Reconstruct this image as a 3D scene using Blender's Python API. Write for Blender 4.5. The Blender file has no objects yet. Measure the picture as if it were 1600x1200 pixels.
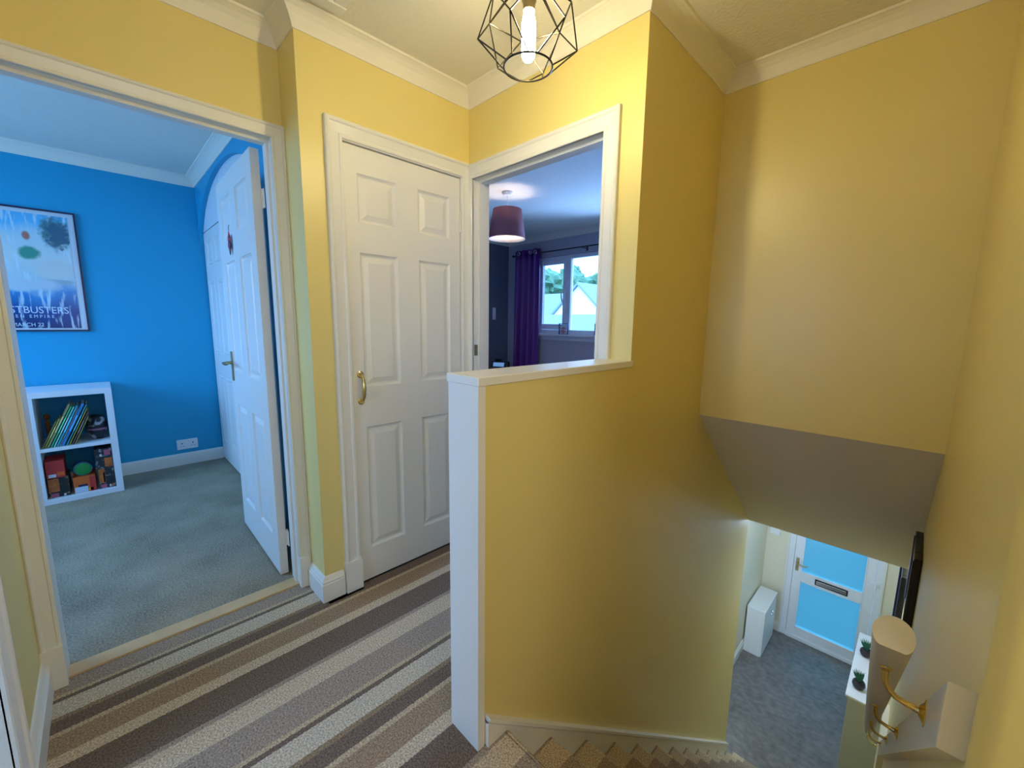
import bpy, bmesh, math, random
from mathutils import Vector, Matrix
random.seed(7)
sc = bpy.context.scene
COL = sc.collection
PI = math.pi

# ------------------------------------------------------------------ materials
def rgb(r, g, b):
    f = lambda c: (c/255/12.92) if c/255 <= 0.04045 else ((c/255+0.055)/1.055)**2.4
    return (f(r), f(g), f(b), 1)

def mat(name, col, rough=0.6, metal=0.0, bump=0, bscale=200, spec=0.5, var=0.0, vscale=6, alpha=None, trans=0, emit=None, estr=0, coat=0):
    m = bpy.data.materials.new(name); m.use_nodes = True
    nt = m.node_tree; b = nt.nodes['Principled BSDF']
    b.inputs['Base Color'].default_value = col
    b.inputs['Roughness'].default_value = rough
    b.inputs['Metallic'].default_value = metal
    b.inputs['Specular IOR Level'].default_value = spec
    b.inputs['Coat Weight'].default_value = coat
    if trans: b.inputs['Transmission Weight'].default_value = trans
    if emit:
        b.inputs['Emission Color'].default_value = emit; b.inputs['Emission Strength'].default_value = estr
    tc = nt.nodes.new('ShaderNodeTexCoord')
    if bump:
        n = nt.nodes.new('ShaderNodeTexNoise'); n.inputs['Scale'].default_value = bscale; n.inputs['Detail'].default_value = 4
        bp = nt.nodes.new('ShaderNodeBump'); bp.inputs['Strength'].default_value = bump; bp.inputs['Distance'].default_value = 0.003
        nt.links.new(tc.outputs['Object'], n.inputs['Vector']); nt.links.new(n.outputs['Fac'], bp.inputs['Height'])
        nt.links.new(bp.outputs['Normal'], b.inputs['Normal'])
    if var:
        n = nt.nodes.new('ShaderNodeTexNoise'); n.inputs['Scale'].default_value = vscale; n.inputs['Detail'].default_value = 5
        mx = nt.nodes.new('ShaderNodeMix'); mx.data_type = 'RGBA'
        mx.inputs['A'].default_value = (col[0]*(1-var), col[1]*(1-var), col[2]*(1-var), 1)
        mx.inputs['B'].default_value = (min(1, col[0]*(1+var)), min(1, col[1]*(1+var)), min(1, col[2]*(1+var)), 1)
        nt.links.new(tc.outputs['Object'], n.inputs['Vector']); nt.links.new(n.outputs['Fac'], mx.inputs['Factor'])
        nt.links.new(mx.outputs['Result'], b.inputs['Base Color'])
    return m

YEL = (0.775, 0.642, 0.25, 1)
M = {}
M['yellow'] = mat('yellow wall paint', YEL, 0.36, bump=0.12, bscale=120, spec=0.5)
M['ceil'] = mat('textured ceiling paint', (0.80, 0.77, 0.67, 1), 0.8, bump=0.9, bscale=70)
M['cove'] = mat('cornice paint', (0.84, 0.80, 0.69, 1), 0.6)
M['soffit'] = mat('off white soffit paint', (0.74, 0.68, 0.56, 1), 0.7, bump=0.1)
M['white'] = mat('white gloss wood paint', (0.80, 0.785, 0.73, 1), 0.35, bump=0.05, bscale=60)
M['door'] = mat('white door paint', (0.80, 0.785, 0.74, 1), 0.38, bump=0.12, bscale=45)
M['blue'] = mat('blue wall paint', (0.004, 0.35, 0.60, 1), 0.55, bump=0.1)
M['greyblue'] = mat('grey bedroom paint', (0.42, 0.42, 0.50, 1), 0.7)
M['slate'] = mat('dark slate bedroom paint', (0.13, 0.15, 0.21, 1), 0.7)
M['cream'] = mat('cream hall paint', (0.80, 0.74, 0.58, 1), 0.55, bump=0.08)
M['upvc'] = mat('white plastic door', (0.80, 0.82, 0.88, 1), 0.3)
M['brass'] = mat('polished brass', (0.74, 0.58, 0.24, 1), 0.2, 1.0)
M['chrome'] = mat('chrome', (0.75, 0.75, 0.76, 1), 0.2, 1.0)
M['agedbrass'] = mat('aged brass', (0.42, 0.34, 0.17, 1), 0.35, 1.0)
M['railpaint'] = mat('cream rail paint', (0.60, 0.55, 0.46, 1), 0.35)
M['black'] = mat('black satin', (0.012, 0.010, 0.014, 1), 0.3)
M['blackgloss'] = mat('black gloss lacquer', (0.008, 0.006, 0.012, 1), 0.12)
M['wire'] = mat('blackened wire', (0.02, 0.017, 0.012, 1), 0.3, 0.8)
M['reed'] = mat('blue black reeding', (0.12, 0.13, 0.35, 1), 0.15, 0.9)
M['mirror'] = mat('mirror glass', (0.9, 0.9, 0.92, 1), 0.02, 1.0)
M['socketmetal'] = mat('lamp socket', (0.35, 0.27, 0.14, 1), 0.35, 0.7)
M['wood'] = mat('oak threshold', (0.66, 0.45, 0.22, 1), 0.4, var=0.25, vscale=9)
M['brownwood'] = mat('brown wood', (0.16, 0.09, 0.05, 1), 0.4)
M['plastic'] = mat('white plastic', (0.82, 0.84, 0.86, 1), 0.35)
M['slot'] = mat('dark slot', (0.03, 0.03, 0.04, 1), 0.6)
M['laminate'] = mat('white laminate', (0.78, 0.82, 0.85, 1), 0.4)
M['cabwhite'] = mat('white cabinet paint', (0.80, 0.80, 0.80, 1), 0.35)
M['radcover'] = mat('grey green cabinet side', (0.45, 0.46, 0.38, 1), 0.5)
M['rubber'] = mat('dark pot', (0.02, 0.015, 0.03, 1), 0.35)
M['leaf'] = mat('spiky leaf', (0.03, 0.16, 0.08, 1), 0.5)
M['roof'] = mat('grey roof tiles', (0.22, 0.27, 0.30, 1), 0.8)
M['render'] = mat('white house render', (0.85, 0.84, 0.82, 1), 0.8)
M['tree'] = mat('tree foliage', (0.10, 0.20, 0.10, 1), 0.8, var=0.5, vscale=3)
M['ground'] = mat('outside ground', (0.16, 0.17, 0.16, 1), 0.9)
M['purple'] = mat('purple satin curtain', (0.12, 0.015, 0.22, 1), 0.4, spec=0.6)
M['shadefab'] = mat('mauve shade fabric', (0.36, 0.13, 0.14, 1), 0.8)
M['shadein'] = mat('white shade lining', (0.85, 0.80, 0.76, 1), 0.8)

def glass(name, col, rough):
    m = bpy.data.materials.new(name); m.use_nodes = True; nt = m.node_tree
    for n in list(nt.nodes):
        if n.type != 'OUTPUT_MATERIAL': nt.nodes.remove(n)
    out = [n for n in nt.nodes if n.type == 'OUTPUT_MATERIAL'][0]
    if rough == 0:
        t = nt.nodes.new('ShaderNodeBsdfTransparent'); t.inputs['Color'].default_value = col
        g = nt.nodes.new('ShaderNodeBsdfGlossy'); g.inputs['Roughness'].default_value = 0.02
        f = nt.nodes.new('ShaderNodeFresnel'); f.inputs['IOR'].default_value = 1.3
        mx = nt.nodes.new('ShaderNodeMixShader')
        nt.links.new(f.outputs[0], mx.inputs[0]); nt.links.new(t.outputs[0], mx.inputs[1]); nt.links.new(g.outputs[0], mx.inputs[2])
        nt.links.new(mx.outputs[0], out.inputs[0])
    else:
        t = nt.nodes.new('ShaderNodeBsdfTranslucent'); t.inputs['Color'].default_value = col
        r = nt.nodes.new('ShaderNodeBsdfRefraction'); r.inputs['Color'].default_value = col
        r.inputs['Roughness'].default_value = rough; r.inputs['IOR'].default_value = 1.05
        g = nt.nodes.new('ShaderNodeBsdfGlossy'); g.inputs['Roughness'].default_value = 0.3
        mx = nt.nodes.new('ShaderNodeMixShader'); mx.inputs[0].default_value = 0.8
        m2 = nt.nodes.new('ShaderNodeMixShader'); m2.inputs[0].default_value = 0.06
        nt.links.new(t.outputs[0], mx.inputs[1]); nt.links.new(r.outputs[0], mx.inputs[2])
        nt.links.new(mx.outputs[0], m2.inputs[1]); nt.links.new(g.outputs[0], m2.inputs[2])
        nt.links.new(m2.outputs[0], out.inputs[0])
    return m
M['glass'] = glass('clear window glass', (0.97, 0.99, 1, 1), 0)
M['frost'] = glass('frosted door glass', (0.34, 0.56, 0.54, 1), 0.3)

def emis(name, col, s):
    m = bpy.data.materials.new(name); m.use_nodes = True
    b = m.node_tree.nodes['Principled BSDF']; b.inputs['Base Color'].default_value = (0.9, 0.9, 0.9, 1)
    b.inputs['Emission Color'].default_value = col; b.inputs['Emission Strength'].default_value = s
    return m
M['bulb'] = emis('warm tube bulb', (1.0, 0.82, 0.43, 1), 250)
M['bedbulb'] = emis('bedroom bulb', (1.0, 0.80, 0.66, 1), 90)

def stripe_mat():
    m = bpy.data.materials.new('striped carpet'); m.use_nodes = True; nt = m.node_tree
    b = nt.nodes['Principled BSDF']; b.inputs['Roughness'].default_value = 0.95; b.inputs['Specular IOR Level'].default_value = 0.1
    tc = nt.nodes.new('ShaderNodeTexCoord'); sep = nt.nodes.new('ShaderNodeSeparateXYZ')
    nt.links.new(tc.outputs['Object'], sep.inputs[0])
    # slight wobble of the pile edge
    nz = nt.nodes.new('ShaderNodeTexNoise'); nz.inputs['Scale'].default_value = 160
    nt.links.new(tc.outputs['Object'], nz.inputs['Vector'])
    m1 = nt.nodes.new('ShaderNodeMath'); m1.operation = 'MULTIPLY_ADD'; m1.inputs[1].default_value = 0.010; m1.inputs[2].default_value = 0.092+0.672*3-0.005
    nt.links.new(nz.outputs['Fac'], m1.inputs[0])
    ad = nt.nodes.new('ShaderNodeMath'); ad.operation = 'ADD'; nt.links.new(sep.outputs['X'], ad.inputs[0]); nt.links.new(m1.outputs[0], ad.inputs[1])
    dv = nt.nodes.new('ShaderNodeMath'); dv.operation = 'DIVIDE'; dv.inputs[1].default_value = 0.672; nt.links.new(ad.outputs[0], dv.inputs[0])
    fr = nt.nodes.new('ShaderNodeMath'); fr.operation = 'FRACT'; nt.links.new(dv.outputs[0], fr.inputs[0])
    cr = nt.nodes.new('ShaderNodeValToRGB'); cr.color_ramp.interpolation = 'CONSTANT'; nt.links.new(fr.outputs[0], cr.inputs[0])
    L_ = rgb(190, 178, 158); O_ = rgb(142, 122, 98); D_ = rgb(114, 98, 86); T_ = rgb(182, 163, 134); B_ = rgb(152, 130, 106); BE = rgb(192, 174, 148); MV = rgb(155, 139, 124)
    stops = [(0, L_), (.074, O_), (.092, D_), (.147, T_), (.165, B_), (.247, BE), (.295, D_), (.422, MV), (.440, BE), (.520, MV), (.637, T_), (.652, D_)]
    e = cr.color_ramp.elements
    for i, (x, c) in enumerate(stops):
        el = e[i] if i < 2 else e.new(x/0.672)
        el.position = x/0.672; el.color = c
    n = nt.nodes.new('ShaderNodeTexNoise'); n.inputs['Scale'].default_value = 190; n.inputs['Detail'].default_value = 5
    nt.links.new(tc.outputs['Object'], n.inputs['Vector'])
    mr = nt.nodes.new('ShaderNodeMapRange'); mr.inputs[1].default_value = 0.3; mr.inputs[2].default_value = 0.7; mr.inputs[3].default_value = 0.5; mr.inputs[4].default_value = 1.6
    nt.links.new(n.outputs['Fac'], mr.inputs[0])
    mx = nt.nodes.new('ShaderNodeMix'); mx.data_type = 'RGBA'; mx.blend_type = 'MULTIPLY'; mx.inputs['Factor'].default_value = 1
    nt.links.new(cr.outputs[0], mx.inputs['A']); nt.links.new(mr.outputs[0], mx.inputs['B'])
    nt.links.new(mx.outputs['Result'], b.inputs['Base Color'])
    bp = nt.nodes.new('ShaderNodeBump'); bp.inputs['Strength'].default_value = 0.6; bp.inputs['Distance'].default_value = 0.004
    nt.links.new(n.outputs['Fac'], bp.inputs['Height']); nt.links.new(bp.outputs['Normal'], b.inputs['Normal'])
    return m
M['stripe'] = stripe_mat()

def speckle(name, c1, c2, scale, rough=0.95, lo=.35, hi=.65, bump=0.5, sx=1):
    m = bpy.data.materials.new(name); m.use_nodes = True; nt = m.node_tree
    b = nt.nodes['Principled BSDF']; b.inputs['Roughness'].default_value = rough; b.inputs['Specular IOR Level'].default_value = 0.5 if rough < .8 else 0.1
    tc = nt.nodes.new('ShaderNodeTexCoord'); mp = nt.nodes.new('ShaderNodeMapping'); mp.inputs['Scale'].default_value = (sx, 1, 1)
    nt.links.new(tc.outputs['Object'], mp.inputs[0])
    n = nt.nodes.new('ShaderNodeTexNoise'); n.inputs['Scale'].default_value = scale; n.inputs['Detail'].default_value = 6
    nt.links.new(mp.outputs[0], n.inputs['Vector'])
    n2 = nt.nodes.new('ShaderNodeTexNoise'); n2.inputs['Scale'].default_value = 4; n2.inputs['Detail'].default_value = 4
    nt.links.new(mp.outputs[0], n2.inputs['Vector'])
    av = nt.nodes.new('ShaderNodeMix'); av.data_type = 'FLOAT'; av.inputs['Factor'].default_value = 0.35
    nt.links.new(n.outputs['Fac'], av.inputs['A']); nt.links.new(n2.outputs['Fac'], av.inputs['B'])
    mr = nt.nodes.new('ShaderNodeMapRange'); mr.inputs[1].default_value = lo; mr.inputs[2].default_value = hi
    nt.links.new(av.outputs['Result'], mr.inputs[0])
    mx = nt.nodes.new('ShaderNodeMix'); mx.data_type = 'RGBA'; mx.inputs['A'].default_value = c1; mx.inputs['B'].default_value = c2
    nt.links.new(mr.outputs[0], mx.inputs['Factor']); nt.links.new(mx.outputs['Result'], b.inputs['Base Color'])
    bp = nt.nodes.new('ShaderNodeBump'); bp.inputs['Strength'].default_value = bump; bp.inputs['Distance'].default_value = 0.003
    nt.links.new(n.outputs['Fac'], bp.inputs['Height']); nt.links.new(bp.outputs['Normal'], b.inputs['Normal'])
    return m
M['greycarpet'] = speckle('grey pile carpet', rgb(120, 112, 96), rgb(176, 165, 143), 130)
M['tilefloor'] = speckle('dark grey vinyl floor', rgb(98, 92, 90), rgb(130, 124, 122), 22, rough=0.5, bump=0.15, sx=0.8)

# ------------------------------------------------------------------ mesh helpers
def newbm(): return bmesh.new()
def bx(bm, x0, x1, y0, y1, z0, z1):
    v = [bm.verts.new((x, y, z)) for x in (x0, x1) for y in (y0, y1) for z in (z0, z1)]
    for f in ((0,1,3,2), (4,6,7,5), (0,4,5,1), (2,3,7,6), (0,2,6,4), (1,5,7,3)):
        bm.faces.new([v[i] for i in f])
    return v
def bevel(bm, w, seg=2):
    bmesh.ops.bevel(bm, geom=bm.edges[:], offset=w, segments=seg, affect='EDGES', profile=0.5)
def prism(bm, pts, axis, a, b):
    """polygon pts in the two remaining axes extruded along axis from a to b"""
    def P3(p, t):
        if axis == 'x': return (t, p[0], p[1])
        if axis == 'y': return (p[0], t, p[1])
        return (p[0], p[1], t)
    A = [bm.verts.new(P3(p, a)) for p in pts]; B = [bm.verts.new(P3(p, b)) for p in pts]
    n = len(pts)
    bm.faces.new(A[::-1]); bm.faces.new(B)
    for i in range(n): bm.faces.new((A[i], A[(i+1) % n], B[(i+1) % n], B[i]))
def tube(bm, pts, r, n=10, cap=True, closed=False):
    pts = [Vector(p) for p in pts]; rings = []; N = len(pts)
    up = None
    for i, p in enumerate(pts):
        if closed: d = (pts[(i+1) % N]-pts[i-1]).normalized()
        elif i == 0: d = (pts[1]-p).normalized()
        elif i == N-1: d = (p-pts[i-1]).normalized()
        else: d = ((pts[i+1]-p).normalized()+(p-pts[i-1]).normalized()).normalized()
        if up is None:
            up = Vector((0, 0, 1)) if abs(d.z) < 0.9 else Vector((1, 0, 0))
        s = d.cross(up).normalized(); up = s.cross(d).normalized()
        rr = r[i] if isinstance(r, (list, tuple)) else r
        rings.append([bm.verts.new(p+(s*math.cos(2*PI*k/n)+up*math.sin(2*PI*k/n))*rr) for k in range(n)])
    for i in range(N if closed else N-1):
        A, B = rings[i], rings[(i+1) % N]
        for k in range(n): bm.faces.new((A[k], A[(k+1) % n], B[(k+1) % n], B[k]))
    if cap and not closed:
        bm.faces.new(rings[0][::-1]); bm.faces.new(rings[-1])
def lathe(bm, prof, n=32, c=(0, 0, 0), closed=False):
    rings = [[bm.verts.new((c[0]+r*math.cos(2*PI*k/n), c[1]+r*math.sin(2*PI*k/n), c[2]+z)) for k in range(n)] for r, z in prof]
    m = len(rings)
    for i in range(m if closed else m-1):
        A, B = rings[i], rings[(i+1) % m]
        for k in range(n): bm.faces.new((A[k], A[(k+1) % n], B[(k+1) % n], B[k]))
    if not closed:
        if prof[0][0] > 1e-4: bm.faces.new(rings[0][::-1])
        if prof[-1][0] > 1e-4: bm.faces.new(rings[-1])
def obj(name, bm, m, parent=None, smooth=False, loc=None, rotz=None, mats=None):
    bmesh.ops.remove_doubles(bm, verts=bm.verts[:], dist=1e-6)
    bmesh.ops.recalc_face_normals(bm, faces=bm.faces[:])
    me = bpy.data.meshes.new(name); bm.to_mesh(me); bm.free()
    for mm in (mats or [m]): me.materials.append(mm)
    if smooth:
        for p in me.polygons: p.use_smooth = True
        try: me.set_sharp_from_angle(angle=math.radians(40))
        except Exception: pass
    o = bpy.data.objects.new(name, me); COL.objects.link(o)
    if parent is not None: o.parent = parent
    if loc is not None: o.location = loc
    if rotz is not None: o.rotation_euler = (0, 0, rotz)
    return o
def struct(name, bm, m, smooth=False, mats=None, label=None):
    o = obj(name, bm, m, smooth=smooth, mats=mats); o['kind'] = 'structure'
    if label: o['label'] = label
    return o
def thing(name, label, cat, loc=(0, 0, 0), rotz=0, group=None):
    o = bpy.data.objects.new(name, None); COL.objects.link(o); o.empty_display_size = 0.1
    o.location = loc; o.rotation_euler = (0, 0, rotz)
    o['label'] = label; o['category'] = cat
    if group: o['group'] = group
    return o
def tag(o, label, cat, group=None):
    o['label'] = label; o['category'] = cat
    if group: o['group'] = group
    return o
def box_struct(name, m, *boxes, label=None):
    bm = newbm()
    for b in boxes: bx(bm, *b)
    return struct(name, bm, m, label=label)

def offset_poly(path, d, closed):
    """offset to the right hand side of the walking direction"""
    n = len(path); out = []
    for i in range(n):
        p = Vector(path[i]); dirs = []
        if closed or i > 0: dirs.append((p-Vector(path[i-1])).normalized())
        if closed or i < n-1: dirs.append((Vector(path[(i+1) % n])-p).normalized())
        ns = [Vector((q.y, -q.x)) for q in dirs]
        if len(ns) == 1: out.append(p+ns[0]*d)
        else:
            b = (ns[0]+ns[1]).normalized(); c = b.dot(ns[0]); out.append(p+b*(d/c))
    return out
def sweep(bm, path, prof, closed=False):
    """prof: closed polygon of (distance from wall, z)"""
    rows = [[bm.verts.new((q.x, q.y, z)) for q in offset_poly(path, d, closed)] for d, z in prof]
    n = len(path); m = len(prof)
    for i in range(m):
        A, B = rows[i], rows[(i+1) % m]
        for k in range(n if closed else n-1):
            k2 = (k+1) % n; bm.faces.new((A[k], A[k2], B[k2], B[k]))
    if not closed:
        bm.faces.new([r[0] for r in rows]); bm.faces.new([r[-1] for r in rows][::-1])
ZC, ZCB = 2.4175, 2.342
COVE = [(0, ZC), (0, ZCB), (.005, ZCB), (.007, ZCB+.008), (.013, ZCB+.022), (.024, ZCB+.041), (.038, ZCB+.056), (.052, ZCB+.065), (.058, ZCB+.067), (.060, ZC)]
def cove(path, closed=False, dz=0):
    bm = newbm(); sweep(bm, path, [(d, z+dz) for d, z in COVE], closed); return bm
SK = [(0, 0), (.019, 0), (.019, .082), (.015, .086), (.017, .094), (.012, .101), (.009, .108), (.005, .115), (0, .117)]
def skirt(path, z=0, k=1.0):
    bm = newbm(); sweep(bm, path, [(d, z+h*k) for d, h in SK]); return bm
ARCH = [(0, 0), (0, .010), (.004, .013), (.012, .013), (.016, .009), (.020, .010), (.052, .016), (.057, .021), (.063, .023), (.069, .020), (.072, .016), (.072, 0)]
def architrave(bm, a, b, h, frame, w=1.0, left_w=1.0, z0=0.0, prof=ARCH):
    """U-shaped moulding round an opening a..b x 0..h. frame(u, z, d) -> xyz, d = distance out of the wall"""
    rows = []
    for u, d in prof:
        q = u*w
        rows.append([bm.verts.new(frame(*t)) for t in ((a-q*left_w, z0, d), (a-q*left_w, h+q, d), (b+q, h+q, d), (b+q, z0, d))])
    m = len(prof)
    for i in range(m):
        A, B = rows[i], rows[(i+1) % m]
        for k in range(3): bm.faces.new((A[k], A[k+1], B[k+1], B[k]))
    bm.faces.new([r[0] for r in rows]); bm.faces.new([r[-1] for r in rows])

PROFP = [(0, 0), (.004, .006), (.010, .011), (.017, .011), (.040, .003)]
def panel_leaf(bm, w, h, t, cols, rows, x0=0, z0=0):
    """door leaf in local space, front at y=0, back at y=t; moulded panels on both faces"""
    xs = sorted({0, w, *[c for p in cols for c in p]}); zs = sorted({0, h, *[c for p in rows for c in p]})
    for side in (0, 1):
        Y = lambda d: d if side == 0 else t-d
        for i in range(len(xs)-1):
            for j in range(len(zs)-1):
                a, b, c, d = xs[i], xs[i+1], zs[j], zs[j+1]
                ispan = any(abs(a-p[0]) < 1e-6 for p in cols) and any(abs(c-p[0]) < 1e-6 for p in rows)
                if not ispan:
                    bm.faces.new([bm.verts.new((x0+x, Y(0), z0+z)) for x, z in ((a, c), (b, c), (b, d), (a, d))])
                else:
                    rings = [[bm.verts.new((x0+x, Y(dep), z0+z)) for x, z in ((a+q, c+q), (b-q, c+q), (b-q, d-q), (a+q, d-q))] for q, dep in PROFP]
                    for r1, r2 in zip(rings, rings[1:]):
                        for k in range(4): bm.faces.new((r1[k], r1[(k+1) % 4], r2[(k+1) % 4], r2[k]))
                    bm.faces.new(rings[-1])
    for q in (((0, 0), (0, h)), ((0, h), (w, h)), ((w, h), (w, 0)), ((w, 0), (0, 0))):
        (a, c), (b, d) = q
        bm.faces.new([bm.verts.new(v) for v in ((x0+a, 0, z0+c), (x0+b, 0, z0+d), (x0+b, t, z0+d), (x0+a, t, z0+c))])

# ------------------------------------------------------------------ key dimensions (metres)
W2X = 0.996; BY = 0.746; XR = 1.900; YL = -1.705; XB = -0.191; YRET = -0.840
BO0, BO1 = -1.653, -0.889            # blue room doorway (y range)
DH = 2.0                              # door opening height
HF = -2.6                             # hall floor
YC = -0.769                           # end of stair right wall
NY0 = -0.675; GO = 0.2325; RI = 0.2   # stair nosing, going, rise
PITCH = 0.8504

# ------------------------------------------------------------------ shell : landing
box_struct('floor_landing', M['stripe'], (XB-.012, 2.8, YL, NY0, -.26, 0), (0, W2X-.124, NY0, .1, -.26, 0), (W2X-.124, W2X, -.758, NY0, -.26, -.001), (0, .04, -.84, -.675, -.25, 0),
           label='brown and beige striped carpet on the landing')
box_struct('trim_threshold', M['wood'], (-.272, -.203, BO0-.02, BO1+.02, -.01, .007), label='oak threshold strip in the blue room doorway')
bm = newbm(); bx(bm, -2.9, 3.0, -4.2, 3.1, ZC, ZC+.15); struct('ceiling', bm, M['ceil'])
box_struct('wall_cupboard', M['yellow'], (-.1, 0, -.84, -.690, 0, ZC), (-.1, 0, -.690, -.040, 2.018, ZC), (-.1, 0, -.040, .0, 0, ZC), (-.19, -.1, -.84, -.76, 0, ZC))
box_struct('wall_blue_doorway', M['yellow'], (-.245, XB, YL, BO0-.02, 0, ZC), (-.245, XB, BO0-.02, BO1+.02, DH+.02, ZC), (-.245, XB, BO1+.02, -.76, 0, ZC))
box_struct('wall_landing_side', M['yellow'], (XB, .36, -1.79, YL, 0, ZC), (.36, 1.18, -1.79, YL, 2.02, ZC), (1.18, 2.8, -1.79, YL, 0, ZC))
box_struct('wall_landing_end', M['yellow'], (2.8, 2.9, -1.79, -1.6, -.26, ZC), (2.8, 2.9, -.95, -.66, -.26, ZC), (2.8, 2.9, -1.6, -.95, -.26, 1.0), (2.8, 2.9, -1.6, -.95, 2.1, ZC))
bm = newbm(); bx(bm, 2.82, 2.86, -1.6, -1.56, 1.0, 2.1); bx(bm, 2.82, 2.86, -.99, -.95, 1.0, 2.1); bx(bm, 2.82, 2.86, -1.56, -.99, 1.0, 1.04); bx(bm, 2.82, 2.86, -1.56, -.99, 2.06, 2.1)
w2 = struct('added_corridor_window', bm, M['upvc']); bm = newbm(); bx(bm, 2.838, 2.842, -1.56, -.99, 1.04, 2.06); obj('added_blind', bm, mat('added closed blind', (.7, .65, .55, 1), .9), w2)  # unseen window added for the corridor fill; its blind shuts out the sky
box_struct('wall_cupboard_inside', M['slot'], (-.80, -.75, -.66, .05, 0, ZC), (-.75, -.1, -.66, -.6, 0, ZC), (-.75, 0, -.66, .05, -.2, -.004), (-.75, -.1, -.01, .05, 0, ZC))
box_struct('wall_bedroom_doorway', M['yellow'], (-.1, .016, 0, .05, 0, ZC), (.016, .852, 0, .05, 2.018, ZC), (.852, W2X-.124, 0, .05, 0, ZC))
box_struct('wall_stair_left', M['yellow'], (W2X-.124, W2X, 0, 1.906, HF, ZC), (W2X-.124+.001, W2X, -.758, 0, HF, 1.098))
box_struct('wall_bulkhead', M['yellow'], (W2X, XR, BY, BY+.1, .796, ZC))
bm = newbm(); prism(bm, [(BY+.0005, .7955), (1.906, -.196), (1.906, -.05), (BY+.1, .7955)], 'x', W2X, XR); struct('ceiling_stair_soffit', bm, M['soffit'], label='off white sloping soffit under the bulkhead')
bm = newbm(); bx(bm, XR, XR+.1, YC, 4.36, HF, ZC); 
ed = [e for e in bm.edges if all(abs(v.co.x-XR) < 1e-4 and abs(v.co.y-YC) < 1e-4 for v in e.verts)]
bmesh.ops.bevel(bm, geom=ed, offset=.022, segments=6, affect='EDGES', profile=0.5)
struct('wall_stair_right', bm, M['yellow'], smooth=True)
box_struct('wall_corridor', M['yellow'], (XR+.1, 2.8, YC, YC+.1, -.3, ZC))

# landing cornice and skirting
path = [(2.8, YL), (XB, YL), (XB, YRET), (0, YRET), (0, 0), (W2X, 0), (W2X, BY), (XR, BY), (XR, YC), (2.8, YC)]
struct('trim_cornice_landing', cove(path, True), M['cove'], label='moulded plaster cornice round the landing ceiling')
struct('baseboard_left', skirt([(.318, YL), (XB+.024, YL)]), M['white'])
struct('baseboard_corner', skirt([(XB+.024, YRET), (0, YRET), (0, -.757)]), M['white'])
struct('baseboard_landing', skirt([(2.8, YL), (1.252, YL)]), M['white'])
struct('baseboard_corridor', skirt([(XR+.03, YC), (2.8, YC)]), M['white'])

# door casings on the landing
def plinth(bm, x0, x1, y0, y1, h=.15): bx(bm, x0, x1, y0, y1, 0, h)
# cupboard (plane x=0, faces +x)
bm = newbm()
fr = lambda u, z, d: (d, u, z)
architrave(bm, -.672-.004, -.057+.004, DH+.006, fr)
for (a, b) in ((-.694, -.674), (-.055, -.035)): bx(bm, -.1, .004, a, b, 0, DH+.022)
bx(bm, -.1, .004, -.694, -.035, DH+.002, DH+.022)
bx(bm, .0, .026, -.752, -.674, 0, .15)
struct('trim_cupboard_casing', bm, M['white'], label='white moulded architrave round the cupboard door')
# bedroom doorway (plane y=0, faces -y)
bm = newbm()
fr = lambda u, z, d: (u, -d, z)
architrave(bm, .036, .832, DH, fr, left_w=.5)
for (a, b) in ((.016, .036), (.832, .852)): bx(bm, a, b, -.004, .112, 0, DH+.018)
bx(bm, .016, .852, -.004, .112, DH, DH+.018)
for (a, b) in ((.036, .048), (.820, .832)): bx(bm, a, b, .035, .075, 0, DH-.012)
bx(bm, .036, .832, .035, .075, DH-.012, DH)
struct('trim_bedroom_casing', bm, M['white'], label='white moulded architrave round the bedroom doorway')
# blue room doorway (plane x=XB, faces +x)
bm = newbm()
fr = lambda u, z, d: (XB+d, u, z)
architrave(bm, BO0, BO1, DH, fr, w=.74)
for (a, b) in ((BO0-.02, BO0), (BO1, BO1+.02)): bx(bm, -.302, XB+.003, a, b, 0, DH+.018)
bx(bm, -.302, XB+.003, BO0-.02, BO1+.02, DH, DH+.018)
bx(bm, -.255, -.225, BO1-.008, BO1, 0.007, DH-.012)
bx(bm, -.262, -.225, BO0, BO1, DH-.012, DH)
bx(bm, XB, XB+.026, BO0-.054, BO0+.001, 0, .15); bx(bm, XB, XB+.026, BO1-.001, BO1+.048, 0, .15)
struct('trim_blue_room_casing', bm, M['white'], label='white moulded architrave round the blue room doorway')
# doorway beside the camera (plane y=YL, faces +y)
bm = newbm()
fr = lambda u, z, d: (u, YL+d, z)
architrave(bm, .39, 1.18, DH, fr)
for (a, b) in ((.36, .39), (1.15, 1.18)): bx(bm, a, b, -1.792, YL+.003, 0, DH)
bx(bm, .36, 1.18, -1.792, YL+.003, DH-.001, DH+.02)
struct('trim_side_casing', bm, M['white'], label='white architrave of the doorway at the far left edge')

# half wall boards
box_struct('trim_half_wall_end', M['white'], (W2X-.126, W2X+.004, -.782, -.757, 0.0, 1.099), label='white end board of the half wall')
bm = newbm(); bx(bm, W2X-.132, W2X+.006, -.784, .0, 1.099, 1.123); bx(bm, W2X, W2X+.006, 0, .012, 1.099, 1.123); bevel(bm, .002, 1)
struct('trim_half_wall_cap', bm, M['white'], label='white wooden cap on the half wall')

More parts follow.
